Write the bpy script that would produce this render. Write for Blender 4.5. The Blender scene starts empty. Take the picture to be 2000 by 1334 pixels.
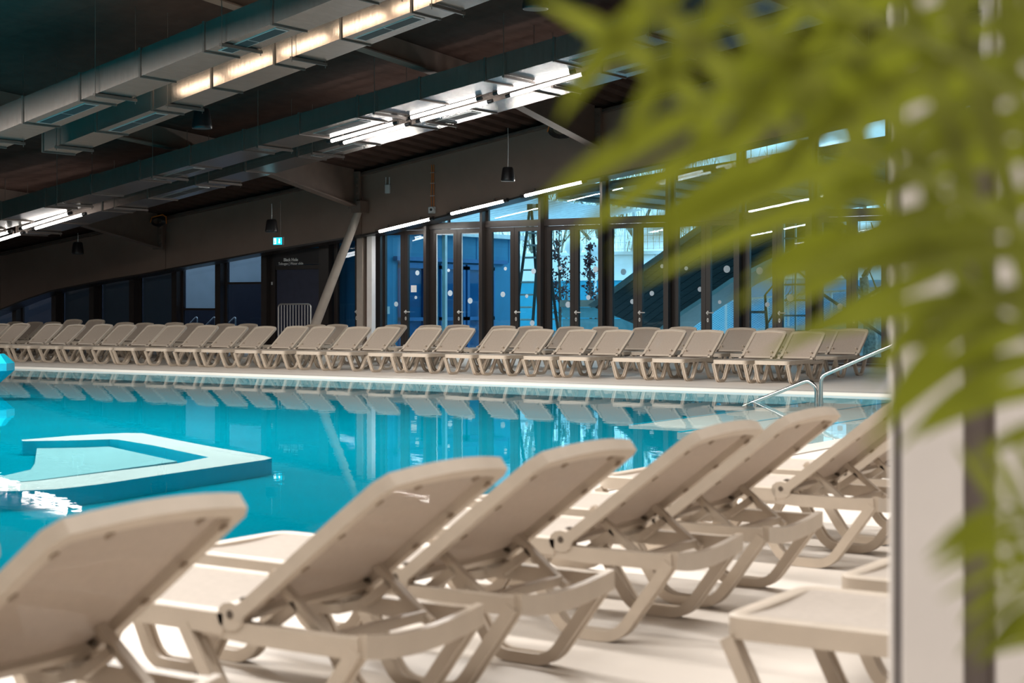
import bpy, math, random
from mathutils import Vector, Matrix
random.seed(7)
SC = bpy.context.scene
COL = SC.collection

# ------------------------------------------------------------------ camera, world, light, exposure
FPX, HC, YH = 3160.0, 1.35, 595.0          # focal length in pixels, eye height, horizon row (2000 x 1334 frame)
YAW = math.radians(33.35)
RX, RY = math.cos(YAW), math.sin(YAW)      # camera right on the ground plane
FX, FY = -math.sin(YAW), math.cos(YAW)     # camera forward on the ground plane

cam = bpy.data.cameras.new('camera')
cam_o = bpy.data.objects.new('camera', cam)
COL.objects.link(cam_o)
cam_o.location = (0, 0, HC)
cam_o.rotation_euler = (math.pi / 2, 0, YAW)
cam.sensor_fit = 'HORIZONTAL'
cam.sensor_width = 36.0
cam.lens = FPX / 2000.0 * 36.0
cam.shift_y = -(667.0 - YH) / 2000.0
cam.clip_start, cam.clip_end = 0.05, 400
cam.dof.use_dof = True
cam.dof.focus_distance = 30.0
cam.dof.aperture_fstop = 3.3
SC.camera = cam_o

w = bpy.data.worlds.new('overcast_sky')
SC.world = w
w.use_nodes = True
wn = w.node_tree.nodes
wn['Background'].inputs[0].default_value = (0.80, 0.90, 1.0, 1)
wn['Background'].inputs[1].default_value = 2.8

def area_light(name, loc, size, energy, color, rot=(0, 0, 0)):
    l = bpy.data.lights.new(name, 'AREA')
    l.shape = 'RECTANGLE'
    l.size, l.size_y = size
    l.energy = energy
    l.color = color
    o = bpy.data.objects.new(name, l)
    o.location = loc
    o.rotation_euler = rot
    COL.objects.link(o)
    return o
LAMP_TINT = (1.0, 0.945, 0.885)
# unseen lamp rows added along the roof to light the deck and the pool: x, y, length, width, power
LINES = [(-2.0, 0.8, 9.0, 0.35, 410), (-2.0, 7.2, 9.0, 0.35, 410), (-2.5, 13.4, 9.0, 0.35, 470), (-1.0, -5.6, 9.0, 0.35, 420),  # last row added behind the camera to brighten the white post
         (-14.0, 0.8, 9.0, 0.5, 850), (-14.0, 7.2, 9.0, 0.5, 1000), (-14.0, 14.4, 9.0, 0.5, 2200),
         (-24.5, 0.8, 9.0, 0.5, 800), (-24.5, 7.2, 9.0, 0.5, 1000), (-24.5, 14.4, 9.0, 0.5, 1900)]

SC.cycles.max_bounces = 8
SC.cycles.diffuse_bounces = 3
SC.cycles.glossy_bounces = 4
SC.cycles.transparent_max_bounces = 16
SC.cycles.caustics_reflective = False
SC.cycles.caustics_refractive = False
SC.view_settings.view_transform = 'Standard'
SC.view_settings.look = 'None'
SC.view_settings.exposure = 0.08
SC.view_settings.gamma = 1.0
SC.view_settings.use_curve_mapping = False

# ------------------------------------------------------------------ helpers
def ray(px, py):
    a = (px - 1000.0) / FPX
    return (RX * a + FX, RY * a + FY, (YH - py) / FPX)       # per metre of depth
def at_z(px, py, z):
    r = ray(px, py); d = (z - HC) / r[2]
    return Vector((r[0] * d, r[1] * d, z))
def at_y(px, py, y):
    r = ray(px, py); d = y / r[1]
    return Vector((r[0] * d, y, HC + r[2] * d))
def at_x(px, py, x):
    r = ray(px, py); d = x / r[0]
    return Vector((x, r[1] * d, HC + r[2] * d))
def at_d(px, py, d):
    r = ray(px, py)
    return Vector((r[0] * d, r[1] * d, HC + r[2] * d))

class MB:
    """collects shapes, builds ONE mesh"""
    def __init__(s):
        s.v, s.f = [], []
    def add(s, vs, fs):
        n = len(s.v)
        s.v += [tuple(q) for q in vs]
        s.f += [tuple(i + n for i in q) for q in fs]
        return s
    def box(s, x0, x1, y0, y1, z0, z1):
        vs = [(x0, y0, z0), (x1, y0, z0), (x1, y1, z0), (x0, y1, z0), (x0, y0, z1), (x1, y0, z1), (x1, y1, z1), (x0, y1, z1)]
        return s.add(vs, [(0, 3, 2, 1), (4, 5, 6, 7), (0, 1, 5, 4), (1, 2, 6, 5), (2, 3, 7, 6), (3, 0, 4, 7)])
    def prism(s, poly, axis, a0, a1):
        """extrude a 2D polygon; axis 'y': poly is (x,z); 'z': (x,y); 'x': (y,z)"""
        n = len(poly)
        def m(p, a):
            return (p[0], a, p[1]) if axis == 'y' else ((p[0], p[1], a) if axis == 'z' else (a, p[0], p[1]))
        vs = [m(p, a0) for p in poly] + [m(p, a1) for p in poly]
        fs = [tuple(range(n)), tuple(range(2 * n - 1, n - 1, -1))]
        fs += [(i, i + n, (i + 1) % n + n, (i + 1) % n) for i in range(n)]
        return s.add(vs, fs)
    def tube(s, pts, r, n=8, caps=True):
        pts = [Vector(p) for p in pts]
        rs = r if isinstance(r, (list, tuple)) else [r] * len(pts)
        rings = []
        up = None
        for i, p in enumerate(pts):
            t = (pts[min(i + 1, len(pts) - 1)] - pts[max(i - 1, 0)]).normalized()
            if up is None:
                up = Vector((0, 0, 1)) if abs(t.z) < 0.9 else Vector((1, 0, 0))
            a = t.cross(up)
            if a.length < 1e-5:
                a = t.cross(Vector((0, 1, 0.1)))
            a.normalize(); b = a.cross(t).normalized(); up = b
            rings.append([p + (a * math.cos(2 * math.pi * k / n) + b * math.sin(2 * math.pi * k / n)) * rs[i] for k in range(n)])
        vs = [q for g in rings for q in g]
        fs = []
        for i in range(len(pts) - 1):
            for k in range(n):
                fs.append((i * n + k, i * n + (k + 1) % n, (i + 1) * n + (k + 1) % n, (i + 1) * n + k))
        if caps:
            fs.append(tuple(range(n - 1, -1, -1)))
            fs.append(tuple(range((len(pts) - 1) * n, len(pts) * n)))
        return s.add(vs, fs)
    def sweep(s, pts, side, sec, closed=False):
        """sweep the section sec [(a,b)] along pts; a runs along `side`, b along side x tangent"""
        pts = [Vector(p) for p in pts]; side = Vector(side).normalized()
        n, m = len(sec), len(pts)
        vs = []
        for i, p in enumerate(pts):
            if closed:
                p0, p1 = pts[i - 1], pts[(i + 1) % m]
            else:
                p0, p1 = pts[max(i - 1, 0)], pts[min(i + 1, m - 1)]
            t0 = (p - p0); t1 = (p1 - p)
            t = (t0.normalized() + t1.normalized()) if t0.length > 1e-6 and t1.length > 1e-6 else (p1 - p0)
            t.normalize()
            c = 1.0
            if t0.length > 1e-6 and t1.length > 1e-6:
                c = max(0.5, t.dot(t1.normalized()))
            nrm = side.cross(t).normalized()
            for a, b in sec:
                vs.append(p + side * a + nrm * (b / c))
        fs = []
        for i in range(m if closed else m - 1):
            j = (i + 1) % m
            for k in range(n):
                l = (k + 1) % n
                fs.append((i * n + k, i * n + l, j * n + l, j * n + k))
        if not closed:
            fs.append(tuple(range(n - 1, -1, -1)))
            fs.append(tuple(range((m - 1) * n, m * n)))
        return s.add(vs, fs)
    def disc(s, c, r, n, axis='y', th=0.003):
        poly = [(c[0] + r * math.cos(2 * math.pi * k / n), c[1] + r * math.sin(2 * math.pi * k / n)) for k in range(n)]
        return s.prism(poly, axis, c[2] - th / 2, c[2] + th / 2)
    def lathe(s, prof, n=16, c=(0, 0, 0)):
        vs = []
        for r, z in prof:
            vs += [(c[0] + r * math.cos(2 * math.pi * k / n), c[1] + r * math.sin(2 * math.pi * k / n), c[2] + z) for k in range(n)]
        fs = []
        for i in range(len(prof) - 1):
            for k in range(n):
                fs.append((i * n + k, i * n + (k + 1) % n, (i + 1) * n + (k + 1) % n, (i + 1) * n + k))
        fs.append(tuple(range(n - 1, -1, -1)))
        fs.append(tuple(range((len(prof) - 1) * n, len(prof) * n)))
        return s.add(vs, fs)
    def mesh(s, name, smooth=False):
        me = bpy.data.meshes.new(name)
        me.from_pydata(s.v, [], s.f)
        me.validate()
        import bmesh
        bm = bmesh.new(); bm.from_mesh(me)
        bmesh.ops.recalc_face_normals(bm, faces=bm.faces)
        bm.to_mesh(me); bm.free()
        if smooth:
            me.shade_smooth()
            me.set_sharp_from_angle(angle=math.radians(40))
        me.update()
        return me
    def build(s, name, mat, parent=None, smooth=False, bevel=0):
        return link(name, s.mesh(name, smooth), mat, parent, bevel)

def link(name, me, mat, parent=None, bevel=0):
    o = bpy.data.objects.new(name, me)
    COL.objects.link(o)
    if mat is not None and not me.materials:
        me.materials.append(M[mat] if isinstance(mat, str) else mat)
    if parent is not None:
        o.parent = parent
    if bevel:
        b = o.modifiers.new('edge', 'BEVEL'); b.width = bevel; b.segments = 2; b.limit_method = 'ANGLE'
    return o
def tag(o, label=None, cat=None, group=None, kind=None):
    if label: o['label'] = label
    if cat: o['category'] = cat
    if group: o['group'] = group
    if kind: o['kind'] = kind
    return o
def empty(name, loc=(0, 0, 0), rz=0.0):
    o = bpy.data.objects.new(name, None)
    o.location = loc; o.rotation_euler = (0, 0, rz); o.empty_display_size = 0.1
    COL.objects.link(o)
    return o
def copy_tree(o, parent=None):
    c = o.copy(); COL.objects.link(c)
    if parent is not None:
        c.parent = parent
    for ch in o.children:
        copy_tree(ch, c)
    return c
def arc(p0, p1, p2, r, n=5):
    """round the corner p1 of the path p0-p1-p2"""
    p0, p1, p2 = Vector(p0), Vector(p1), Vector(p2)
    a = (p0 - p1).normalized(); b = (p2 - p1).normalized()
    q0, q1 = p1 + a * r, p1 + b * r
    return [(q0 * (1 - t) ** 2 + p1 * 2 * t * (1 - t) + q1 * t * t) for t in [k / (n - 1) for k in range(n)]]
def rounded(pts, r, n=5):
    out = [Vector(pts[0])]
    for i in range(1, len(pts) - 1):
        out += arc(pts[i - 1], pts[i], pts[i + 1], r if not isinstance(r, list) else r[i - 1], n)
    return out + [Vector(pts[-1])]

# ------------------------------------------------------------------ materials
M = {}
def nodes(name):
    m = bpy.data.materials.new(name); m.use_nodes = True
    M[name] = m
    nt = m.node_tree
    return m, nt, nt.nodes['Principled BSDF'], nt.nodes['Material Output']
def mat(name, col, rough=0.5, metal=0.0, var=0.08, scale=6.0, bump=0.0, bscale=60.0, spec=0.5, stretch=None, trans=None):
    """plain procedural surface: colour with a little noise, optional fine relief"""
    m, nt, p, out = nodes(name)
    tc = nt.nodes.new('ShaderNodeTexCoord')
    src = tc.outputs['Object']
    if stretch:
        mp = nt.nodes.new('ShaderNodeMapping'); mp.inputs['Scale'].default_value = stretch
        nt.links.new(src, mp.inputs[0]); src = mp.outputs[0]
    nz = nt.nodes.new('ShaderNodeTexNoise'); nz.inputs['Scale'].default_value = scale; nz.inputs['Detail'].default_value = 4
    nt.links.new(src, nz.inputs['Vector'])
    rp = nt.nodes.new('ShaderNodeValToRGB')
    rp.color_ramp.elements[0].position, rp.color_ramp.elements[1].position = 0.3, 0.7
    rp.color_ramp.elements[0].color = tuple(c * (1 - var) for c in col) + (1,)
    rp.color_ramp.elements[1].color = tuple(min(1, c * (1 + var)) for c in col) + (1,)
    nt.links.new(nz.outputs['Fac'], rp.inputs[0])
    nt.links.new(rp.outputs[0], p.inputs['Base Color'])
    p.inputs['Roughness'].default_value = rough
    p.inputs['Metallic'].default_value = metal
    p.inputs['Specular IOR Level'].default_value = spec
    if bump:
        nb = nt.nodes.new('ShaderNodeTexNoise'); nb.inputs['Scale'].default_value = bscale
        nt.links.new(src, nb.inputs['Vector'])
        bp = nt.nodes.new('ShaderNodeBump'); bp.inputs['Strength'].default_value = bump; bp.inputs['Distance'].default_value = 0.01
        nt.links.new(nb.outputs['Fac'], bp.inputs['Height']); nt.links.new(bp.outputs[0], p.inputs['Normal'])
    if trans:   # woven cloth: part of the light goes through (translucent) and through the holes (transparent)
        tl = nt.nodes.new('ShaderNodeBsdfTranslucent'); nt.links.new(rp.outputs[0], tl.inputs[0])
        mx = nt.nodes.new('ShaderNodeMixShader'); mx.inputs[0].default_value = trans[0]
        nt.links.new(p.outputs[0], mx.inputs[1]); nt.links.new(tl.outputs[0], mx.inputs[2])
        tr = nt.nodes.new('ShaderNodeBsdfTransparent')
        m2 = nt.nodes.new('ShaderNodeMixShader'); m2.inputs[0].default_value = trans[1]
        nt.links.new(mx.outputs[0], m2.inputs[1]); nt.links.new(tr.outputs[0], m2.inputs[2])
        nt.links.new(m2.outputs[0], out.inputs[0])
    return m
def glow(name, col, strength):
    m, nt, p, out = nodes(name)
    e = nt.nodes.new('ShaderNodeEmission'); e.inputs[0].default_value = col + (1,); e.inputs[1].default_value = strength
    nt.links.new(e.outputs[0], out.inputs[0])
    return m
def pane_mat(name, tint, refl_rough=0.0, ior=1.45, bump=None):
    """a clear tinted sheet: lets light straight through with its tint, mirrors by Fresnel"""
    m, nt, p, out = nodes(name)
    nt.nodes.remove(p)
    tr = nt.nodes.new('ShaderNodeBsdfTransparent'); tr.inputs[0].default_value = tint + (1,)
    gl = nt.nodes.new('ShaderNodeBsdfGlossy'); gl.inputs['Roughness'].default_value = refl_rough
    fr = nt.nodes.new('ShaderNodeFresnel')
    ge = nt.nodes.new('ShaderNodeNewGeometry')            # same mirror strength from both faces of the sheet
    mr = nt.nodes.new('ShaderNodeMapRange'); mr.inputs[3].default_value = ior; mr.inputs[4].default_value = 1.0 / ior
    nt.links.new(ge.outputs['Backfacing'], mr.inputs[0]); nt.links.new(mr.outputs[0], fr.inputs[0])
    mx = nt.nodes.new('ShaderNodeMixShader')
    nt.links.new(fr.outputs[0], mx.inputs[0]); nt.links.new(tr.outputs[0], mx.inputs[1]); nt.links.new(gl.outputs[0], mx.inputs[2])
    nt.links.new(mx.outputs[0], out.inputs[0])
    if bump:
        tc = nt.nodes.new('ShaderNodeTexCoord')
        hs = []
        for sc_, st in bump:
            nz = nt.nodes.new('ShaderNodeTexNoise'); nz.inputs['Scale'].default_value = sc_; nz.inputs['Detail'].default_value = 2
            nt.links.new(tc.outputs['Object'], nz.inputs['Vector'])
            ml = nt.nodes.new('ShaderNodeMath'); ml.operation = 'MULTIPLY'; ml.inputs[1].default_value = st
            nt.links.new(nz.outputs['Fac'], ml.inputs[0]); hs.append(ml)
        ad = nt.nodes.new('ShaderNodeMath'); ad.operation = 'ADD'
        nt.links.new(hs[0].outputs[0], ad.inputs[0]); nt.links.new(hs[1].outputs[0], ad.inputs[1])
        bp = nt.nodes.new('ShaderNodeBump'); bp.inputs['Strength'].default_value = 1.0; bp.inputs['Distance'].default_value = 1.0
        nt.links.new(ad.outputs[0], bp.inputs['Height'])
        nt.links.new(bp.outputs[0], gl.inputs['Normal'])
    return m

mat('resin', (0.575, 0.49, 0.40), 0.45, var=0.05, scale=9, bump=0.05, bscale=300)
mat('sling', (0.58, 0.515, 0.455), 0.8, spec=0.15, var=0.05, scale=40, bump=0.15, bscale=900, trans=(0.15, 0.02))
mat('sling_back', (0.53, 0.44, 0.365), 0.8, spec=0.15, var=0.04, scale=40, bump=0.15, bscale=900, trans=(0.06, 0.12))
mat('clip', (0.10, 0.075, 0.055), 0.6)
mat('clip_tan', (0.30, 0.23, 0.17), 0.6)
mat('deck', (0.77, 0.71, 0.645), 0.55, var=0.04, scale=1.3, bump=0.03, bscale=90)
mat('coping', (0.60, 0.56, 0.51), 0.45, var=0.04, scale=3)
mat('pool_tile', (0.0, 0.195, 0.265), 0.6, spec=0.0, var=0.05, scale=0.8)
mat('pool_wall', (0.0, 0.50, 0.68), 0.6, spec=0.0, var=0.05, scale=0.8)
mat('pool_ledge', (0.36, 0.66, 0.72), 0.6, spec=0.0, var=0.06, scale=2.0)
mat('pool_white', (0.60, 0.585, 0.565), 0.6, spec=0.0, var=0.03, scale=2.0)
mat('pool_seat', (0.27, 0.46, 0.48), 0.6, spec=0.0, var=0.03, scale=2.0)
pane_mat('water', (0.80, 0.97, 1.0), 0.0, 1.26, bump=[(1.6, 0.0009), (9.0, 0.00018)])
mat('roof_dark', (0.068, 0.040, 0.032), 0.9, spec=0.05, var=0.12, scale=3)
mat('beam', (0.15, 0.104, 0.082), 0.6, var=0.10, scale=3)
mat('fascia', (0.25, 0.17, 0.132), 0.6, var=0.06, scale=2)
mat('mullion', (0.024, 0.018, 0.016), 0.4, var=0.08, scale=4)
mat('galvanised', (0.46, 0.40, 0.365), 0.25, 0.90, var=0.10, scale=3, bump=0.10, bscale=4, stretch=(7, 1, 1))
mat('bracket', (0.12, 0.09, 0.075), 0.5, 0.3, var=0.1)
mat('grille', (0.03, 0.035, 0.035), 0.6)
mat('steel', (0.62, 0.62, 0.61), 0.18, 1.0, var=0.04)
mat('lever_metal', (0.72, 0.71, 0.69), 0.35, 0.2, var=0.03)
mat('aluminium', (0.55, 0.54, 0.52), 0.4, 0.8, var=0.06)
mat('white_paint', (0.86, 0.82, 0.80), 0.5, var=0.03)
mat('column_taupe', (0.42, 0.36, 0.31), 0.5, var=0.05)
mat('black_plastic', (0.014, 0.012, 0.013), 0.35, var=0.1)
mat('white_plastic', (0.62, 0.64, 0.65), 0.4, var=0.03)
mat('orange', (0.60, 0.17, 0.02), 0.5)
mat('sign_black', (0.012, 0.010, 0.011), 0.5)
mat('sign_white', (0.85, 0.85, 0.83), 0.5)
mat('blind', (0.85, 0.88, 0.90), 0.8, var=0.04, scale=3, trans=(0.55, 0.0))
mat('blind_dim', (0.22, 0.21, 0.21), 0.8, var=0.04, scale=3, trans=(0.4, 0.0))
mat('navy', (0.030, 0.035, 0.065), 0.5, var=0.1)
mat('sticker', (0.80, 0.90, 0.97), 0.6, var=0.02, trans=(0.35, 0.0))
mat('sticker_blue', (0.24, 0.50, 0.72), 0.6, var=0.02)
mat('paper', (0.75, 0.78, 0.80), 0.7)
pane_mat('glass_blue', (0.62, 0.90, 1.0), 0.0, 1.62)
pane_mat('glass_dark', (0.66, 0.78, 0.88), 0.0, 1.5)
glow('tube_light', (1.0, 0.97, 0.93), 12.0)
glow('tube_light_wall', (1.0, 0.95, 0.88), 95.0)
glow('tube_light_warm', (1.0, 0.80, 0.58), 14.0)
glow('exit_blue', (0.02, 0.55, 0.75), 1.6)
glow('exit_white', (0.85, 1.0, 1.0), 2.2)
glow('exit_green', (0.02, 0.55, 0.28), 1.5)
mat('cyan_plastic', (0.0, 0.28, 0.40), 0.35)
mat('wall_dim', (0.16, 0.13, 0.11), 0.7)
mat('taupe_panel', (0.20, 0.165, 0.15), 0.6, var=0.04, bump=0.02)
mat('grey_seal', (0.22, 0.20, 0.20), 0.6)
mat('paving', (0.60, 0.62, 0.62), 0.8, var=0.10, scale=2)
mat('wall_blue', (0.03, 0.23, 0.40), 0.6, var=0.08, scale=2)
mat('frame_blue', (0.02, 0.14, 0.34), 0.5)
mat('wall_pale', (0.80, 0.80, 0.78), 0.7, var=0.04, scale=3)
mat('wall_teal', (0.02, 0.30, 0.44), 0.7, var=0.06)
mat('timber_dark', (0.095, 0.090, 0.095), 0.7, var=0.30, scale=5, stretch=(0.6, 6, 6))
mat('timber_cap', (0.26, 0.26, 0.25), 0.7, var=0.12, scale=6)
mat('fence_white', (0.85, 0.86, 0.86), 0.5)
mat('bark', (0.16, 0.13, 0.10), 0.9, var=0.3, scale=20, bump=0.3, bscale=30)
mat('bark_pale', (0.52, 0.47, 0.40), 0.9, var=0.4, scale=14, bump=0.4, bscale=20)
mat('twig', (0.46, 0.40, 0.26), 0.9, var=0.3, scale=2)
mat('leaf_red', (0.10, 0.035, 0.04), 0.8, var=0.4, scale=9)
mat('box_teal', (0.30, 0.62, 0.68), 0.6)
mat('box_lid', (0.50, 0.42, 0.34), 0.7)
mat('slat_white', (0.80, 0.84, 0.86), 0.6, trans=(0.5, 0.0))
mat('ladder_grey', (0.10, 0.08, 0.07), 0.5, 0.2)
mat('terracotta', (0.30, 0.27, 0.25), 0.7)
mat('soil', (0.05, 0.035, 0.025), 0.95, bump=0.5)
mat('palm_leaf', (0.20, 0.225, 0.018), 0.45, var=0.35, scale=7, trans=(0.45, 0.0))
mat('palm_stem', (0.26, 0.30, 0.05), 0.5, var=0.2, scale=6)

# ------------------------------------------------------------------ roof shape and added lamp rows
YW = 33.9                      # window wall
YF = 33.0                      # face of the deep edge beam above it
XE, YE = -6.15, 23.4           # pool edges (deck side and far side)
def rz(x, y):
    b = 9.05 + 0.161 * x if x > -27 else 4.703 + 0.128 * (x + 27)
    return b + 0.07 * min(max(33.5 - y, 0), 14)
SPOT = ['over the lounger heads', 'over the middle of the near deck', 'over the deck by the steps', 'over the deck behind the camera', 'over the near water', 'over the middle water', 'over the water before the far deck',
        'over the left near water', 'over the left middle water', 'over the left far water']
for i, (x, y, ln, wd, e) in enumerate(LINES):
    z = rz(x, y) - 1.3; sl = math.atan(0.161)
    area_light('added_lamp_light', (x, y, z - 0.02), (ln, wd), e, LAMP_TINT, (0, -sl, 0))
    t = empty('added_linear_lamp', (x, y, z)); t.rotation_euler = (0, -sl, 0)
    MB().box(-ln / 2, ln / 2, -wd / 2, wd / 2, 0, 0.06).build('housing', 'white_paint', t)  # housing and rods of an added, unseen lamp
    for s in (-0.4, 0.4):
        MB().tube([(ln * s, 0, 0.05), (ln * s, 0, 0.75)], 0.012, 6).build('suspension_rod', 'bracket', t)
    tag(t, 'added unseen linear lamp hung ' + SPOT[i], 'lamp', 'added linear lamps above the pool and deck')

# ------------------------------------------------------------------ floor, pool, water
fl = MB()
fl.prism([(XE, -10), (12, -10), (12, YW + 0.02), (-52, YW + 0.02), (-52, YE), (XE, YE)], 'z', -0.25, 0.0)
tag(fl.build('floor', 'deck'), 'pale beige pool deck running round the water', 'floor', kind='structure')
pool = empty('pool_basin', (-20, 8, 0))
tag(pool, 'turquoise lined swimming pool basin under clear water', 'pool', kind='structure')
def pool_part(name, mb, m):
    o = mb.build(name, m, pool); o.location = (20, -8, 0); return o
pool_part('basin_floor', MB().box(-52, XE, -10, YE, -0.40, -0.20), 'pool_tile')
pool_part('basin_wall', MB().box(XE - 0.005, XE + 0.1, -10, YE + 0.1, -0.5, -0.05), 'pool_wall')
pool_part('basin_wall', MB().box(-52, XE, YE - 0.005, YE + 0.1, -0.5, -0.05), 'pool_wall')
pool_part('overflow_ledge', MB().box(XE - 0.26, XE, -10, 15.5, -0.5, -0.07), 'pool_ledge')
pool_part('overflow_ledge', MB().box(-52, XE, YE - 0.05, YE, -0.5, -0.07), 'pool_ledge')
for k, (x0, x1, z, ys_) in enumerate([(-7.5, XE, -0.085, 15.5), (-8.65, -7.5, -0.12, 16.6), (-9.9, -8.65, -0.155, 17.7)]):
    st = pool_part('entry_step', MB().box(x0, x1, ys_, YE - 0.1, -0.5, z), 'pool_white')
    n = MB().box(x0, x0 + 0.05, ys_, YE - 0.1, z, z + 0.006).build('step_nosing', 'pool_wall', st)
ZR = -0.055
def gp(pts, z=ZR):
    return [(at_z(a, b, z).x, at_z(a, b, z).y) for a, b in pts]
outer = gp([(42, 859), (150, 850), (241, 845.5), (278, 846), (400, 870), (520, 891), (531, 894.5), (518, 898), (315, 927.5), (200, 945), (115, 955), (0, 960), (-220, 962)])
inner = gp([(44, 861.5), (150, 860), (224, 857.5), (300, 870), (408, 893), (350, 904.5), (200, 923), (70, 939.5), (0, 945), (-220, 950)])
tip = len(outer)
rim = empty('water_bench', (outer[3][0], outer[3][1], 0))
tag(rim, 'submerged white rimmed bench with pointed end in turquoise pool', 'pool bench')
def rim_part(name, mb, m):
    o = mb.build(name, m, rim); o.location = (-outer[3][0], -outer[3][1], 0); return o
b = MB()                                   # white top band between the outer and the inner line
po = [Vector((p[0], p[1], ZR)) for p in outer]; pi = [Vector((p[0], p[1], ZR)) for p in inner]
m_o, m_i = 6, 4                            # index of the point / inner corner
band = []
def resample(ps, n):
    L = [0]
    for k in range(1, len(ps)): L.append(L[-1] + (ps[k] - ps[k - 1]).length)
    out = []
    for j in range(n):
        t = L[-1] * j / (n - 1); k = 1
        while k < len(L) - 1 and L[k] < t: k += 1
        u = (t - L[k - 1]) / max(1e-6, L[k] - L[k - 1]); out.append(ps[k - 1].lerp(ps[k], u))
    return out
oa = resample(po[:m_o + 1], 24) + resample(po[m_o:], 24)[1:]
ia = resample(pi[:m_i + 1], 24) + resample(pi[m_i:], 24)[1:]
n = len(oa)
D = Vector((0, 0, -0.16))
b.add(oa + ia, [(k, k + 1, n + k + 1, n + k) for k in range(n - 1)])
rim_part('rim', b, 'pool_white')
b = MB(); b.add(oa + [p + D for p in oa], [(k, k + 1, n + k + 1, n + k) for k in range(n - 1)])
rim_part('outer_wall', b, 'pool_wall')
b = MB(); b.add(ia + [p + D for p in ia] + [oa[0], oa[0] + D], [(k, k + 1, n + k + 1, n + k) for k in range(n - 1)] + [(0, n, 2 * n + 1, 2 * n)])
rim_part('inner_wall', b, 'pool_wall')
seat = gp([(72, 875), (206, 870.5), (346, 901), (200, 921), (70, 938), (0, 944), (-220, 949), (-220, 935), (0, 931), (60, 917), (68, 905)], -0.13)
rim_part('seat_floor', MB().prism(seat, 'z', -0.25, -0.13), 'pool_seat')
for a, c in ((267, 872), (351, 891)):
    q = at_z(a, c, -0.12)
    rim_part('bubble_jet', MB().lathe([(0.001, 0), (0.10, 0.0), (0.11, -0.03), (0.11, -0.3)], 16, (q.x, q.y + 0.1, -0.12)), 'aluminium')
wt = MB().add([(-52, -10, -0.035), (XE, -10, -0.035), (XE, YE, -0.035), (-52, YE, -0.035)], [(0, 1, 2, 3)]).build('water', 'water')
tag(wt, 'clear still water surface of the indoor pool', 'water', kind='structure')
tr = MB().box(-52, XE, YE, YE + 0.30, 0.0, 0.012)
tag(tr.build('trim_1', 'coping'), 'pale stone coping along the far pool edge', 'coping', kind='structure')
tr = MB().box(XE, XE + 0.30, -10, YE + 0.3, 0.0, 0.012)
tag(tr.build('trim_2', 'coping'), 'pale stone coping along the near pool edge', 'coping', kind='structure')

# ------------------------------------------------------------------ roof sheets, rafters, edge beam
ceil = empty('ceiling', (-20, 12, 6))
tag(ceil, 'dark brown ribbed metal roof deck over the pool hall', 'ceiling', kind='structure')
XS = [-46 + 1.2 * k for k in range(49)]
for k in range(len(XS) - 1):
    b = MB()
    prof = []
    for j in range(3):
        x = XS[k] + 0.4 * j
        prof += [(x, 0), (x + 0.2, 0), (x + 0.25, 0.09), (x + 0.35, 0.09)]
    prof.append((XS[k] + 1.21, 0))
    ys = [-10, 12, 19.5, 28.0, 28.4, 33.5, 34.1]
    vs = [(x, y, rz(x, y) + h * (1.0 if y > 28.2 else 0.06)) for y in ys for x, h in prof]
    m = len(prof)
    b.add(vs, [(r * m + i, r * m + i + 1, (r + 1) * m + i + 1, (r + 1) * m + i) for r in range(len(ys) - 1) for i in range(m - 1)])
    o = b.build('roof_sheet', 'roof_dark', ceil); o.location = (20, -12, -6)
tag(MB().box(-52, 12.5, -10.5, 34.2, 10.9, 11.0).build('roof_slab', 'roof_dark'), 'flat roof cover above the ribbed deck', 'roof', kind='structure')
tag(MB().box(12, 12.3, -10, YW, 0, 11).build('wall_right', 'wall_dim'), 'plain brown wall behind the deck', 'wall', kind='structure')
tag(MB().box(-52, 12.3, -10.3, -10, -1.5, 11).build('wall_back', 'wall_dim'), 'plain brown wall at the end of the hall', 'wall', kind='structure')
tag(MB().box(-52.3, -52, -10, 36, -1.5, 8).build('wall_left', 'fascia'), 'brown end wall where the roof comes down', 'wall', kind='structure')

RAFT = [-40.6, -33.5, -26.4, -19.2, -12.0, -4.8, 2.4]
where = ['at the low end of the roof', 'before the blinds', 'meeting the edge beam at the raking strut', 'over the glazed doors',
         'behind the palm fronds', 'above the deck', 'beside the end wall']
for x, wh in zip(RAFT, where):
    t = empty('rafter', (x, 15, rz(x, 15)))
    tag(t, 'dark steel roof rafter ' + wh, 'rafter', 'roof rafters')
    ys = [-9.9, 12, 19.5, 28.4, 32.66]
    dp = [0.4, 0.4, 0.4, 0.45, 0.95]
    def part(name, mb):
        o = mb.build(name, 'beam', t); o.location = (-x, -15, -rz(x, 15)); return o
    top = [(y, rz(x, y) - 0.01) for y in ys]; bot = [(y, rz(x, y) - d) for y, d in zip(ys, dp)]
    part('web', MB().prism(top + bot[::-1], 'x', x - 0.02, x + 0.02))
    part('bottom_flange', MB().prism(bot + [(y, z - 0.03) for y, z in bot][::-1], 'x', x - 0.14, x + 0.14))
    part('end_plate', MB().box(x - 0.17, x + 0.17, 32.66, 32.74, rz(x, 33) - 1.0, rz(x, 33) - 0.05))
    bl = MB()
    for zz in (0.25, 0.4, 0.62, 0.8):
        for s in (-0.11, 0.11):
            bl.box(x + s - 0.03, x + s + 0.03, 32.62, 32.66, rz(x, 33) - zz - 0.03, rz(x, 33) - zz + 0.03)
    part('bolts', bl)

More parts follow.
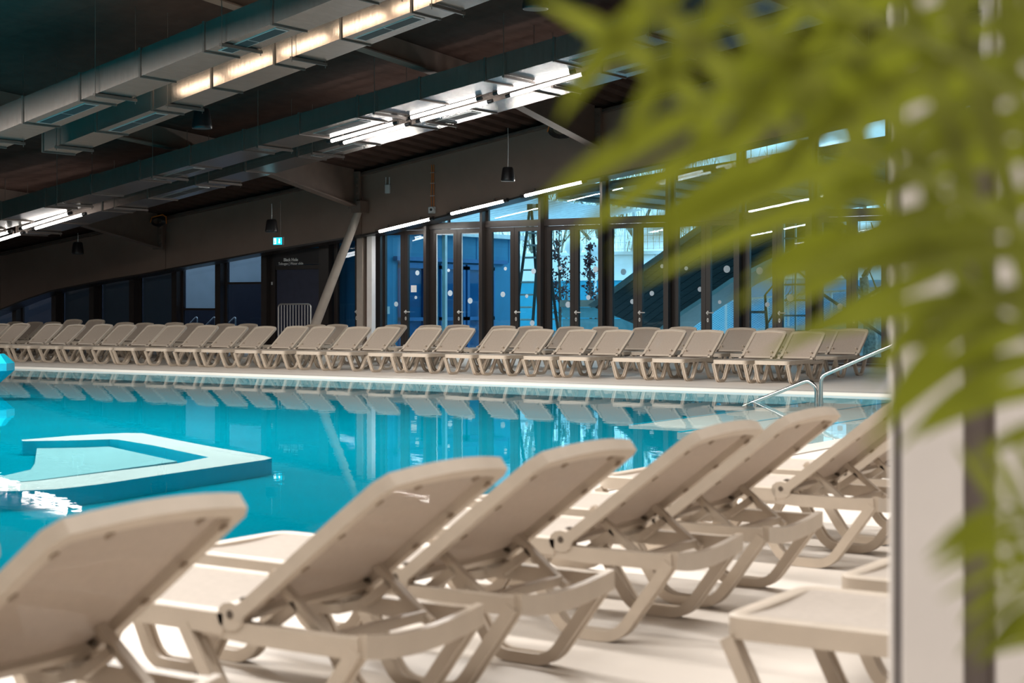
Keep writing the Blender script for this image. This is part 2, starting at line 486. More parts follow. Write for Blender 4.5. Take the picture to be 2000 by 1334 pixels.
arch_px = [(-120, 640), (-40, 620), (0, 604), (50, 584), (100, 567), (200, 547), (275, 535), (355, 519.5), (435, 505), (520, 489), (630, 471), (690, 461),
           (740, 451.5), (850, 424.5), (1000, 387), (1140, 350), (1300, 316), (1450, 283), (1600, 249), (1740, 216), (1900, 176), (2100, 128)]
ARCH = [(at_y(a, c, YF).x, at_y(a, c, YF).z) for a, c in arch_px]
def arch_z(x):
    for k in range(len(ARCH) - 1):
        if ARCH[k][0] <= x <= ARCH[k + 1][0]:
            u = (x - ARCH[k][0]) / (ARCH[k + 1][0] - ARCH[k][0]); return ARCH[k][1] * (1 - u) + ARCH[k + 1][1] * u
    return ARCH[0][1] if x < ARCH[0][0] else ARCH[-1][1]
fas = empty('edge_beam', (-27, YF, 4))
tag(fas, 'deep brown arched edge beam above the windows', 'beam', kind='structure')
cuts = [ARCH[0][0]] + [r for r in RAFT if ARCH[0][0] < r < ARCH[-1][0]] + [ARCH[-1][0]]
for k in range(len(cuts) - 1):
    xs = sorted([cuts[k] + 0.01, cuts[k + 1] - 0.01] + [p[0] for p in ARCH if cuts[k] < p[0] < cuts[k + 1]])
    lo = [(x, arch_z(x)) for x in xs]; hi = [(x, rz(x, 33.2) - 0.02) for x in xs]
    o = MB().prism(lo + hi[::-1], 'y', YF, YF + 0.35).build('beam_panel', 'fascia', fas); o.location = (27, -YF, -4)
    o = MB().prism([(x, z - 0.045) for x, z in lo] + [(x, z) for x, z in lo][::-1], 'y', YF - 0.03, YF + 0.6).build('bottom_lip', 'mullion', fas); o.location = (27, -YF, -4)
    o = MB().prism([(x, rz(x, 33) - 0.16) for x in xs] + [(x, rz(x, 33) - 0.10) for x in xs][::-1], 'y', YF - 0.22, YF - 0.02).build('cable_tray', 'bracket', fas); o.location = (27, -YF, -4)

# steel column and raking strut beneath the edge beam
def wx(px, y=YW):
    return at_y(px, 600, y).x
t = empty('steel_column', (wx(717, 33.4), 33.4, 0))
tag(t, 'tan and white steel column beside the dark door', 'column')
x0 = t.location.x
zt = arch_z(x0)
for a, c, m in ((703, 714, 'column_taupe'), (723, 732.5, 'white_paint')):
    MB().box(wx(a, 33.4) - x0, wx(c, 33.4) - x0, -0.14, 0.02, 0, zt).build('flange', m, t)
MB().box(wx(713.5, 33.4) - x0, wx(723.5, 33.4) - x0, -0.03, 0.0, 0, zt).build('web', 'beam', t)
MB().box(-0.16, 0.16, -0.2, 0.1, 0, 0.03).build('base_plate', 'column_taupe', t)
p1 = at_y(701, 412, 32.75); p0 = at_y(592, 697, 32.0); p0.z = 0
t = empty('raking_strut', p0)
tag(t, 'slanting tan steel tube propping the edge beam beside the column', 'strut')
d = p1 - p0
MB().tube([d * 0, d * 0.1, d * 0.5, d * 0.93, d], [0.10, 0.125, 0.12, 0.105, 0.08], 16).build('tube', 'column_taupe', t, smooth=True)
MB().box(-0.2, 0.2, -0.15, 0.15, 0, 0.03).build('base_plate', 'column_taupe', t)
MB().box(d.x - 0.14, d.x + 0.16, d.y - 0.14, d.y + 0.2, d.z - 0.05, d.z + 0.25).build('head_plate', 'beam', t)

# ------------------------------------------------------------------ left windows with blinds
def frame_rect(b, x0, x1, z0, z1, w, y0, y1):
    b.box(x0, x0 + w, y0, y1, z0, z1); b.box(x1 - w, x1, y0, y1, z0, z1)
    b.box(x0 + w, x1 - w, y0, y1, z0, z0 + w); b.box(x0 + w, x1 - w, y0, y1, z1 - w, z1)
    return b
def rel(o, t):
    o.location = -Vector(t.location); return o
def win_top(x):
    return arch_z(x - 0.55) + 0.35
wl = [-70, 40, 117, 191, 269, 352, 437, 527]
blinds = [None, None, ('blind_dim', 640), ('blind_dim', 655), ('blind_dim', 655), ('blind', 602), ('blind', 551)]
wl_lab = ['narrowest dark window under the low end of the arch', 'dark window under the low arch, second from its foot', 'dark window with a cross bar and dim blind',
          'dark window with grey blind pulled right down', 'grey blind window next to the bright blue blind', 'window with bright blue grey blind and dark gap below',
          'window with short blue blind over dark glass beside sign']
for k in range(7):
    xa, xb = wx(wl[k]), wx(wl[k + 1])
    zt = min(win_top(xa), win_top(xb)); zh = max(win_top(xa), win_top(xb))
    t = empty('window_%d' % (k + 1), ((xa + xb) / 2, YW, 0))
    tag(t, wl_lab[k], 'window', kind='structure')
    rel(MB().box(xb - 0.10, xb + 0.10, YW - 0.25, YW + 0.03, 0, win_top(xb) + 0.2).build('mullion', 'mullion', t), t)
    rel(frame_rect(MB(), xa + 0.1, xb - 0.1, 0.02, zh, 0.06, YW - 0.04, YW + 0.03).build('frame', 'mullion', t), t)
    rel(MB().box(xa + 0.15, xb - 0.15, YW - 0.005, YW + 0.005, 0.08, zh).build('pane', 'glass_dark', t), t)
    if blinds[k]:
        zb = at_y(wl[k] + 40, blinds[k][1], YW).z
        bo = rel(MB().box(xa + 0.17, xb - 0.17, YW + 0.06, YW + 0.07, max(zb, 0.1), zh).build('roller_blind', blinds[k][0], t), t)
        rel(MB().box(xa + 0.12, xb - 0.12, YW - 0.05, YW + 0.09, max(zb, 0.1) - 0.06, max(zb, 0.1)).build('bottom_rail', 'mullion', t), t)

# dark service rooms behind those windows
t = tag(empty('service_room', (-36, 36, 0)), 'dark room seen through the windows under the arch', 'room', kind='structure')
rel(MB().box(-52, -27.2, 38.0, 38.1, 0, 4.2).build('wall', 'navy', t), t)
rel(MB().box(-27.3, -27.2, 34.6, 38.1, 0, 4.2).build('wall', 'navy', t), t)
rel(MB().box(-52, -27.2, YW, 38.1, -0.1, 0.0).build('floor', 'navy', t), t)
for px in (385, 420, 460):
    q = at_y(px, 640, 36)
    h = MB().tube(rounded([(q.x, 36, 0), (q.x, 36, 1.0), (q.x - 0.6, 36, 0.55), (q.x - 0.6, 36, 0)], 0.1), 0.025, 8)
    tag(h.build('stair_rail', 'aluminium', smooth=True), 'pale bent handrail in the dark room, ' + {385: 'under the bright blue blind', 420: 'at the edge of the blue blind', 460: 'under the short blind'}[px], 'handrail')

# slide doorway with its lettering
xa, xb = wx(527), wx(642)
t = empty('door_1', ((xa + xb) / 2, YW, 0)); tag(t, 'navy door of the water slide under a black lintel', 'door', kind='structure')
dx0, dx1 = wx(541), wx(632)
zl0, zl1 = at_y(585, 526, YW - 0.1).z, at_y(585, 484, YW - 0.1).z
rel(MB().box(dx0 + 0.02, dx1, YW - 0.02, YW + 0.04, 0.02, zl0).build('door_leaf', 'navy', t), t)
rel(MB().box(xa + 0.08, dx0, YW - 0.08, YW + 0.05, 0, 4.2).build('jamb', 'mullion', t), t)
rel(MB().box(dx1, xb + 0.16, YW - 0.20, YW + 0.05, 0, 4.4).build('jamb', 'mullion', t), t)
rel(MB().box(dx0, dx1, YW - 0.06, YW + 0.05, zl0, zl0 + 0.12).build('head_rail', 'mullion', t), t)
rel(MB().box(dx0, dx1, YW - 0.005, YW + 0.005, zl1, 4.3).build('pane', 'glass_dark', t), t)
rel(MB().box(dx0 - 0.13, dx0 - 0.08, YW - 0.10, YW - 0.08, 1.9, 1.98).build('card_reader', 'white_plastic', t), t)
sg = empty('slide_sign', ((dx0 + dx1) / 2, YW - 0.13, zl0)); tag(sg, 'black sign with white words Black Hole over the slide door', 'sign')
sx = sg.location.x
MB().box(dx0 - sx + 0.03, dx1 - sx - 0.03, -0.02, 0.02, 0.13, zl1 - zl0 - 0.02).build('board', 'sign_black', sg)
for s in (-0.55, 0.45):
    MB().tube([(s, 0, zl1 - zl0 - 0.02), (s, 0, zl1 - zl0 + 0.35)], 0.008, 6).build('hanger_wire', 'aluminium', sg)
def text(body, size, loc, mname, parent, rot=(math.pi / 2, 0, 0), bold=0.0):
    c = bpy.data.curves.new('lettering', 'FONT'); c.body = body; c.size = size; c.align_x = 'CENTER'; c.extrude = 0.002; c.offset = bold
    o = bpy.data.objects.new('lettering', c); COL.objects.link(o); c.materials.append(M[mname])
    dg = bpy.context.evaluated_depsgraph_get()
    me = bpy.data.meshes.new_from_object(o.evaluated_get(dg)); bpy.data.objects.remove(o)
    o = link('lettering', me, mname, parent)
    o.location = loc; o.rotation_euler = rot; o['kind'] = 'stuff'
    return o
cxs = wx(569, YW - 0.13) - sx
z1 = at_y(569, 510, YW - 0.15).z - zl0; z2 = at_y(569, 517, YW - 0.15).z - zl0
text('Black Hole', 0.118, (cxs, -0.024, z1), 'sign_white', sg, bold=0.003)
text('Tobogan | Water slide', 0.098, (cxs, -0.024, z2), 'sign_white', sg, bold=0.0005)

# crowd barrier leaning before the slide door
q0 = at_y(544, 600, 32.9); q1 = at_y(607, 600, 32.9)
t = empty('crowd_barrier', ((q0.x + q1.x) / 2, 32.9, 0)); tag(t, 'galvanised steel crowd barrier standing before the slide door', 'barrier')
hw = (q1.x - q0.x) / 2; zt = at_y(570, 594, 32.9).z
MB().tube(rounded([(-hw, 0, 0.02), (-hw, 0, zt), (hw, 0, zt), (hw, 0, 0.02)], 0.10), 0.022, 8).build('frame', 'aluminium', t, smooth=True)
MB().tube([(-hw, 0, 0.25), (hw, 0, 0.25)], 0.016, 6).build('rail', 'aluminium', t)
for k in range(1, 11):
    x = -hw + 2 * hw * k / 11
    MB().tube([(x, 0, 0.25), (x, 0, zt)], 0.009, 6).build('bar', 'aluminium', t)
for s in (-0.7, 0.7):
    MB().tube(rounded([(s * hw, -0.25, 0.015), (s * hw, 0, 0.25), (s * hw, 0.25, 0.015)], 0.05), 0.015, 6).build('foot', 'aluminium', t)

# ------------------------------------------------------------------ glazed doors
posts = [642, 743, 841, 950, 1064, 1184, 1312, 1450, 1591, 1740, 1905]
PX = [wx(p) for p in posts]
stick = {1: [(773.5, 594, 4.5), (815, 533, 4.5), (812, 581, 3)], 2: [(876, 528, 3), (879, 572.6, 5.3), (918, 587.4, 5.3)],
         3: [(987, 524.7, 3.3), (982, 575, 5), (1028.6, 578.4, 3.3), (1042, 529.7, 5), (1039.4, 631, 5)],
         4: [(1094, 523.5, 3.3), (1163, 526, 5.5), (1149, 581, 4.5), (1109.5, 595, 5.5)],
         5: [(1217.5, 531, 5.7), (1235, 589, 4.5), (1293, 520, 3.7), (1273, 573, 4.5)],
         6: [(1340, 524, 3.7), (1367, 565, 4.6), (1419.5, 525.7, 6.6), (1405.5, 590, 3.5)],
         7: [(1483.5, 529, 6.6), (1498.5, 595, 4.5), (1565, 516.7, 3.5), (1543.5, 582, 6.6)],
         8: [(1635, 521, 8), (1689.6, 521, 5), (1640.6, 598.5, 5.5), (1704, 580, 4)]}
dlab = ['narrow dark door with steel lever beside the column', 'first blue glazed double door right of the column', 'second glazed double door, white edged panes',
        'glazed double door before the stepladder', 'glazed double door before the red leaved trees', 'glazed double door with one blue sticker before timber slope',
        'glazed double door half hidden by the timber slope', 'glazed double door before the scaffold ladder', 'last glazed double door by the white post',
        'glazed double door behind the white post']
LEVER = MB()
LEVER.tube([(0, 0, 0), (0, -0.05, 0)], 0.026, 10).tube(rounded([(0, -0.05, 0), (0.03, -0.06, 0), (0.17, -0.06, 0)], 0.02), 0.013, 8)
LEVER = LEVER.mesh('lever', True)
ROSE = MB().prism([(0.024 * math.cos(a * 0.524), 0.05 * math.sin(a * 0.524)) for a in range(12)], 'y', -0.012, 0.0).mesh('lock_rose')
KEYH = MB().prism([(0.008 * math.cos(a * 0.7854), 0.022 * math.sin(a * 0.7854)) for a in range(8)], 'y', -0.014, -0.011).mesh('keyhole')
def poly_pane(x0, x1, zb, inset, y):
    """pane whose top follows the slanting edge beam"""
    return MB().prism([(x0, zb), (x1, zb), (x1, win_top(x1)), (x0, win_top(x0))], 'y', y - 0.006, y + 0.006)
for k in range(len(PX) - 1):
    xa, xb = PX[k], PX[k + 1]
    if k == 0:
        xa, xb = wx(655), wx(702)
    t = empty('door_%d' % (k + 2), ((xa + xb) / 2, YW, 0)); tag(t, dlab[k], 'door', kind='structure')
    if k > 0:
        rel(MB().box(xb - 0.035, xb + 0.035, YW - 0.25, YW + 0.05, 0, win_top(xb) + 0.1).build('post', 'mullion', t), t)
        if k == 1:
            rel(MB().box(xa - 0.10, xa + 0.15, YW - 0.2, YW + 0.05, 0, win_top(xa) + 0.1).build('post', 'mullion', t), t)
        x0, x1 = xa + 0.035, xb - 0.035
    else:
        x0, x1 = xa, xb
    zt = 3.30 if k > 1 else min(3.30, win_top(xa))
    rel(MB().box(x0, x1, YW - 0.10, YW + 0.05, zt, zt + 0.16).build('transom_bar', 'mullion', t), t)
    rel(MB().box(x0, x1, YW - 0.05, YW + 0.05, 0, 0.05).build('threshold', 'mullion', t), t)
    if k > 1:
        rel(poly_pane(x0, x1, zt + 0.16, 0, YW).build('fanlight_pane', 'glass_blue', t), t)
        rel(MB().box(x0, x0 + 0.05, YW - 0.04, YW + 0.04, zt + 0.16, win_top(x0)).build('fanlight_stile', 'mullion', t), t)
    xm = (x0 + x1) / 2
    leaves = [(x0 + 0.05, xm - 0.004), (xm + 0.004, x1 - 0.05)] if k > 0 else [(x0, x1)]
    rel(MB().box(x0, x0 + 0.05, YW - 0.06, YW + 0.05, 0.05, zt).build('jamb', 'mullion', t), t)
    rel(MB().box(x1 - 0.05, x1, YW - 0.06, YW + 0.05, 0.05, zt).build('jamb', 'mullion', t), t)
    for li, (a, c) in enumerate(leaves):
        b = MB()
        b.box(a, a + 0.115, YW - 0.05, YW + 0.04, 0.06, zt - 0.01); b.box(c - 0.115, c, YW - 0.05, YW + 0.04, 0.06, zt - 0.01)
        b.box(a + 0.115, c - 0.115, YW - 0.05, YW + 0.04, 0.06, 0.20); b.box(a + 0.115, c - 0.115, YW - 0.05, YW + 0.04, zt - 0.12, zt - 0.01)
        lf = rel(b.build('door_leaf', 'mullion', t), t)
        MB().box(a + 0.115, c - 0.115, YW - 0.006, YW + 0.006, 0.20, zt - 0.12).build('pane', 'glass_blue' if k else 'glass_dark', lf)
        if k in (2,):                       # white masking tape round the panes of the second door
            for sx_ in (a + 0.115, c - 0.14):
                MB().box(sx_, sx_ + 0.025, YW - 0.016, YW - 0.007, 0.20, zt - 0.12).build('masking_tape', 'sticker', lf)
            MB().box(a + 0.14, c - 0.14, YW - 0.016, YW - 0.007, zt - 0.15, zt - 0.12).build('masking_tape', 'sticker', lf)
        if li == len(leaves) - 1:
            hx = a + 0.055 if k else c - 0.06
            for me, z in ((LEVER, 1.16), (ROSE, 1.16), (ROSE, 0.99), (KEYH, 0.99)):
                o = link({LEVER: 'lever', ROSE: 'rose', KEYH: 'keyhole'}[me], me, 'lever_metal' if me is not KEYH else 'black_plastic', lf)
                o.location = (hx, YW - 0.05, z)
        for (sx_, sy_, sr) in stick.get(k, []):
            q = at_y(sx_, sy_, YW - 0.012)
            if a < q.x < c:
                r = sr * q.y / (RY * ((sx_ - 1000) / FPX) + FY) / FPX * 1.08
                MB().disc((q.x, q.z, YW - 0.009), r, 20).build('sticker', 'sticker_blue' if (k == 5 and sx_ < 1220) else 'sticker', lf)
        if k == 1 and li == 1:
            q = at_y(808, 564, YW - 0.012); MB().box(q.x - 0.09, q.x + 0.09, YW - 0.012, YW - 0.007, q.z - 0.09, q.z + 0.09).build('paper_notice', 'paper', lf)
tag(MB().box(PX[-1], 12, YW, YW + 0.2, 0, 9).build('wall_front', 'wall_pale'), 'plain wall continuing past the last glazed door', 'wall', kind='structure')

# ------------------------------------------------------------------ sun loungers
ZS = 0.40                                    # seat height
HX, LB = 1.12, 0.735                         # hinge, back length
W2 = 0.325
SEC = [(-0.030, -0.022), (-0.030, 0.022), (-0.014, 0.022), (-0.010, 0.012), (0.010, 0.012), (0.014, 0.022), (0.030, 0.022), (0.030, -0.022),
       (0.014, -0.022), (0.010, -0.012), (-0.010, -0.012), (-0.014, -0.022)]          # ribbed leg section
def u_leg(s, x0, x1, x2, x3, zt):
    y = s * (W2 - 0.03)
    return MB().sweep(rounded([(x0, y, zt), (x1, y, 0.024), (x2, y, 0.024), (x3, y, zt)], 0.07, 6), (0, 1, 0), SEC)
def lounger_meshes():
    R = {}
    sec = [(-0.035, -0.028), (-0.035, 0.028), (0.030, 0.028), (0.035, 0.020), (0.035, -0.020), (0.030, -0.028)]
    path = [(HX - 0.03, -W2 + 0.03, ZS - 0.036)] + rounded([(HX - 0.1, -W2 + 0.03, ZS - 0.036), (0.03, -W2 + 0.03, ZS - 0.036), (0.03, W2 - 0.03, ZS - 0.036),
            (HX - 0.1, W2 - 0.03, ZS - 0.036)], 0.06, 5) + [(HX - 0.03, W2 - 0.03, ZS - 0.036)]
    b = MB(); b.sweep(path, (0, 0, 1), sec)
    for s in (-1, 1):                       # rear rails, a little lower, with the hinge cheeks
        y = s * (W2 - 0.03)
        b.sweep([(HX - 0.12, y, ZS - 0.05), (HX + 0.1, y, ZS - 0.06), (1.54, y, ZS - 0.06), (1.62, y, ZS - 0.055)], (0, 1, 0), [(-0.024, -0.03), (-0.024, 0.03), (0.024, 0.03), (0.024, -0.03)])
        b.prism([(HX + 0.055 * math.cos(k * 0.524), ZS - 0.012 + 0.045 * math.sin(k * 0.524)) for k in range(12)], 'y', y - 0.022 + 0.006 * s, y + 0.022 + 0.006 * s)
    R['frame'] = b.mesh('frame', True)
    rb = []
    for k in range(9):
        u = -1 + 2 * k / 8
        rb.append((1.625 - 0.02 * (1 - u * u), u * (W2 - 0.02), ZS - 0.05 - 0.035 * (1 - u * u)))
    R['rear_bar'] = MB().sweep(rb, (0, 0, 1), [(-0.035, -0.016), (-0.035, 0.016), (0.035, 0.016), (0.035, -0.016)]).mesh('rear_bar', True)
    for s in (-1, 1):
        R['leg_f%d' % s] = u_leg(s, 0.02, 0.17, 0.41, 0.60, ZS - 0.07).mesh('leg', True)
        R['leg_r%d' % s] = u_leg(s, 0.92, 1.13, 1.38, 1.61, ZS - 0.06).mesh('leg', True)
    b = MB(); nx, ny = 6, 6                 # seat cloth, slightly hollow
    vs = []
    for h in (0, -0.006):
        for i in range(nx + 1):
            for j in range(ny + 1):
                u, v = i / nx, j / ny
                vs.append((0.05 + (HX - 0.09) * u, -W2 + 0.055 + (2 * W2 - 0.11) * v, ZS - 0.005 - 0.012 * math.sin(math.pi * v) + h))
    m = ny + 1; fs = []
    for i in range(nx):
        for j in range(ny):
            q = (i * m + j, i * m + j + 1, (i + 1) * m + j + 1, (i + 1) * m + j)
            fs.append(q); fs.append(tuple(t + (nx + 1) * m for t in q[::-1]))
    R['seat'] = b.add(vs, fs).mesh('seat', True)
    # backrest in its own frame: x along the back from the hinge, z is its front normal
    wb, th = 0.30, 0.045
    def top(u):
        return LB + 0.03 * (1 - u * u)
    loop = [(0.03, -wb, 0), (0.2, -wb, 0)] + [(0.2 + (LB - 0.23) * k / 3, -wb - 0.006 * math.sin(k), 0) for k in (1, 2)]
    loop += [(LB - 0.04, -wb, 0), (LB - 0.008, -wb + 0.022, 0)]
    for k in range(1, 8):
        u = -1 + k / 4.0
        loop.append((top(u) - 0.008, u * (wb - 0.02), 0))
    loop += [(LB - 0.008, wb - 0.022, 0), (LB - 0.04, wb, 0), (0.45, wb, 0), (0.2, wb, 0), (0.03, wb, 0)]
    b = MB()
    b.sweep(loop + [], (0, 0, 1), [(-th, -0.024), (-th, 0.020), (-0.008, 0.028), (0, 0.022), (0, -0.024)], closed=True)
    R['backrest'] = b.mesh('backrest', True)
    b = MB(); vs = []
    for h in (-0.012, -0.017):
        for i in range(7):
            for j in range(9):
                u = -1 + j / 4.0
                vs.append((0.04 + (top(u) - 0.06) * i / 6, u * (wb - 0.01), h - 0.01 * (1 - u * u)))
    fs = []
    for i in range(6):
        for j in range(8):
            q = (i * 9 + j, i * 9 + j + 1, (i + 1) * 9 + j + 1, (i + 1) * 9 + j)
            fs.append(q); fs.append(tuple(t + 63 for t in q[::-1]))
    R['back_cloth'] = b.add(vs, fs).mesh('back_cloth', True)
    R['clip'] = MB().box(-0.011, 0.011, -0.008, 0.008, -th - 0.004, -th + 0.004).mesh('clip')
    R['prop'] = {}
    for s in (-1, 1):
        y = s * 0.235
        b = MB()
        b.sweep([(HX + 0.10, y, 0.525), (HX + 0.14, y, 0.48), (HX + 0.33, y, 0.335), (HX + 0.36, y, 0.318)], (0, 1, 0), [(-0.016, -0.013), (-0.016, 0.013), (0.016, 0.013), (0.016, -0.013)])
        R['strut%d' % s] = b.mesh('prop_strut', True)
        c = [(HX - 0.12, y, 0.318), (HX - 0.02, y, 0.322), (HX + 0.08, y, 0.350), (HX + 0.20, y, 0.432)]
        R['arm%d' % s] = MB().sweep(c, (0, 1, 0), [(-0.016, -0.016), (-0.016, 0.016), (0.016, 0.016), (0.016, -0.016)]).mesh('prop_arm', True)
    R['prop_bar'] = MB().sweep([(HX + 0.325, -0.235, 0.338), (HX + 0.325, 0.235, 0.338)], (0, 0, 1), [(-0.016, -0.018), (-0.016, 0.018), (0.016, 0.018), (0.016, -0.018)]).mesh('prop_bar', True)
    R['hinge'] = MB().tube([(HX, -W2, ZS - 0.005), (HX, W2, ZS - 0.005)], 0.014, 8).mesh('hinge_rod', True)
    R['stop'] = MB().tube(rounded([(HX + 0.0, 0, 0), (HX + 0.02, 0, 0.05), (HX + 0.10, 0, 0.03)], 0.02), 0.008, 6).mesh('catch')
    return R
LM = lounger_meshes()
def make_lounger(near):
    t = empty('sun_lounger')
    link('frame', LM['frame'], 'resin', t)
    link('rear_bar', LM['rear_bar'], 'resin', t)
    for s in (-1, 1):
        link('leg', LM['leg_f%d' % s], 'resin', t)
        link('leg', LM['leg_r%d' % s], 'resin', t)
        a = link('prop_strut', LM['strut%d' % s], 'resin', t)
        link('prop_arm', LM['arm%d' % s], 'resin', a)
        c = link('catch', LM['stop'], 'clip', t); c.location = (-0.02, s * 0.27, ZS - 0.01)
    link('prop_bar', LM['prop_bar'], 'resin', t)
    link('hinge_rod', LM['hinge'], 'clip', t)
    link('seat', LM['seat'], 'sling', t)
    bk = link('backrest', LM['backrest'], 'resin', t)
    bk.location = (HX, 0, ZS + 0.005); bk.rotation_euler = (0, -math.radians(39), 0)
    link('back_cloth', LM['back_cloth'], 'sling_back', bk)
    if near:
        for x in (0.12, 0.30, 0.48, 0.66):
            for s in (-1, 1):
                link('clip', LM['clip'], 'clip_tan', bk).location = (x, s * 0.28, 0)
        for y in (-0.15, 0.15):
            link('clip', LM['clip'], 'clip_tan', bk).location = (LB - 0.02, y, 0)
    return t
PROTO = {}
def lounger(x, y, rzd, tilt, label, group):
    near = rzd < 45
    if near not in PROTO:
        o = PROTO[near] = make_lounger(near)
    else:
        o = copy_tree(PROTO[near])
    o.location = (x, y, 0); o.rotation_euler = (0, 0, math.radians(rzd))
    for ch in o.children:
        if ch.name.startswith('backrest'):
            ch.rotation_euler = (0, -math.radians(tilt), 0)
    tag(o, label, 'sun lounger', group)
    return o
ORD = ['first', 'second', 'third', 'fourth', 'fifth', 'sixth', 'seventh', 'eighth', 'ninth', 'tenth', 'eleventh', 'twelfth', 'thirteenth', 'fourteenth',
       'fifteenth', 'sixteenth', 'seventeenth', 'eighteenth', 'nineteenth', 'twentieth', 'twenty-first', 'twenty-second', 'twenty-third', 'twenty-fourth',
       'twenty-fifth', 'twenty-sixth', 'twenty-seventh']
XFOOT = -4.57
near_y = [2.03, 2.80, 4.01, 4.85, 5.91, 6.80, 8.10, 9.0, 10.1]
near_lab = ['beige lounger of which only a back corner shows at the left edge', 'nearest beige lounger, back turned to us beside the water', 'beige lounger with raised back, second of the near poolside row',
            'beige lounger with raised back, third of the near poolside row', 'beige lounger with raised back, fourth of the near poolside row', 'beige lounger with raised back, fifth of the near poolside row',
            'beige lounger with raised back cut off by the white post', 'beige lounger mostly hidden behind the white post', 'beige lounger wholly behind the white post by the steps']
for y, lb in zip(near_y[:8], near_lab):
    lounger(XFOOT + random.uniform(-0.02, 0.02), y, random.uniform(-1, 1), 38 + random.uniform(-0.4, 0.4), lb, 'loungers along the near pool edge')
lounger(-2.20, 4.82, 0.5, 20, 'flat beige lounger foot in the lower right corner of the deck', 'loungers behind the near row')
lounger(-2.18, 5.70, -0.5, 20, 'flat beige lounger foot peeping beside the white post', 'loungers behind the near row')
front = [21, 61, 124, 169, 220, 266, 322, 366, 430, 486, 537, 601, 657, 723, 779, 867, 927, 1015, 1080, 1170, 1238, 1342, 1414, 1536, 1613]
back = [46, 84, 122, 161, 202, 261, 299, 356, 401, 460, 502, 636, 684, 795, 861, 914, 1007, 1064, 1146, 1210, 1293, 1358, 1480, 1550, 1642, 1715]
YFT, YBK = 25.25, 28.6
for i, p in enumerate(front):
    tl = 38 + random.uniform(-1, 1)
    yt = YFT + HX + LB * math.cos(math.radians(tl))
    lounger(at_y(p, 640, yt).x - 0.31, YFT + random.uniform(-0.06, 0.06), 90 + random.uniform(-1.5, 1.5), tl,
            'beige lounger across the pool, %s from the left in the waterside row' % ORD[i], 'loungers in the waterside row across the pool')
for i, p in enumerate(back):
    tl = 45 if p in (161, 202) else 38 + random.uniform(-1, 1)
    yt = YBK + HX + LB * math.cos(math.radians(tl))
    lounger(at_y(p, 640, yt).x - 0.31, YBK + random.uniform(-0.06, 0.06) - (0.5 if p == 1715 else 0), 90 + random.uniform(-1.5, 1.5), tl,
            'beige lounger across the pool, %s from the left in the row by the windows' % ORD[i], 'loungers in the row by the windows')

# ------------------------------------------------------------------ ventilation ducts
def fit(pts, y):
    q = [at_y(a, b, y) for a, b in pts]; n = len(q)
    mx = sum(p.x for p in q) / n; mz = sum(p.z for p in q) / n
    s = sum((p.x - mx) * (p.z - mz) for p in q) / sum((p.x - mx) ** 2 for p in q)
    return lambda x: mz + s * (x - mx)
YA, YB = 19.0, 25.5
zA = fit([(0, 259), (340, 119), (497, 58), (658, 0)], YA)
zB = fit([(66, 408), (201, 373), (308, 341), (380, 320), (500, 287), (639, 247), (710, 226), (883, 175), (1074, 119)], YB)
def duct(label, zf, y0, y1, h, x0, x1, step, grilles):
    t = empty('ventilation_duct', ((x0 + x1) / 2, (y0 + y1) / 2, zf((x0 + x1) / 2)))
    tag(t, label, 'duct', 'ventilation ducts under the roof')
    k = 0; x = x0
    while x < x1 - 0.1:
        xe = min(x + step, x1)
        rel(MB().prism([(x + 0.01, zf(x)), (xe - 0.01, zf(xe)), (xe - 0.01, zf(xe) + h), (x + 0.01, zf(x) + h)], 'y', y0, y1).build('duct_section', 'galvanised', t), t)
        f = MB()
        z0 = zf(x)
        for a, c, d, e in ((y0 - 0.022, y1 + 0.022, z0 - 0.022, z0), (y0 - 0.022, y1 + 0.022, z0 + h, z0 + h + 0.022), (y0 - 0.022, y0, z0, z0 + h), (y1, y1 + 0.022, z0, z0 + h)):
            f.box(x - 0.02, x + 0.02, a, c, d, e)
        rel(f.build('joint_flange', 'bracket', t), t)
        if k % 2 == 0:
            xm = x + step * 0.3; zm = zf(xm)
            hb = MB().box(xm - 0.025, xm + 0.025, y0 - 0.08, y1 + 0.08, zm - 0.06, zm - 0.012)
            for yy in (y0 - 0.055, y1 + 0.055):
                hb.tube([(xm, yy, zm - 0.1), (xm, yy, min(rz(xm, yy) - 0.03, zm + 1.6))], 0.007, 6)
            rel(hb.build('hanger', 'bracket', t), t)
        if k in grilles:
            xm = x + step * 0.5; ya, yb = y0 + (y1 - y0) * 0.30, y0 + (y1 - y0) * 0.62
            def strip(a, c, d, e, lo, hi):
                return [(a, d, zf(a) + lo), (c, d, zf(c) + lo), (c, e, zf(c) + lo), (a, e, zf(a) + lo), (a, d, zf(a) + hi), (c, d, zf(c) + hi), (c, e, zf(c) + hi), (a, e, zf(a) + hi)]
            FB = [(0, 3, 2, 1), (4, 5, 6, 7), (0, 1, 5, 4), (1, 2, 6, 5), (2, 3, 7, 6), (3, 0, 4, 7)]
            g = rel(MB().add(strip(xm - 0.62, xm + 0.62, ya - 0.03, yb + 0.03, -0.008, 0.0), FB).build('grille_frame', 'aluminium', t), t)
            for a in (-0.58, -0.01 + 0.02):
                MB().add(strip(xm + a, xm + a + 0.56, ya, yb, -0.012, -0.008), FB).build('grille', 'grille', g)
        x = xe; k += 1
xa0, xa1 = at_y(-60, 280, YA).x, at_y(900, 0, YA).x
xb0, xb1 = at_y(-80, 450, YB).x, at_y(1500, 0, YB).x
duct('galvanised duct highest in view, crossing the upper left corner', zA, YA, YA + 0.8, 0.45, xa0, xa1, 1.45, (1, 4))
duct('galvanised duct with warm lamp glow along its side', zA, YA + 1.68, YA + 2.44, 0.45, xa0, xa1, 1.45, (1, 5, 8))
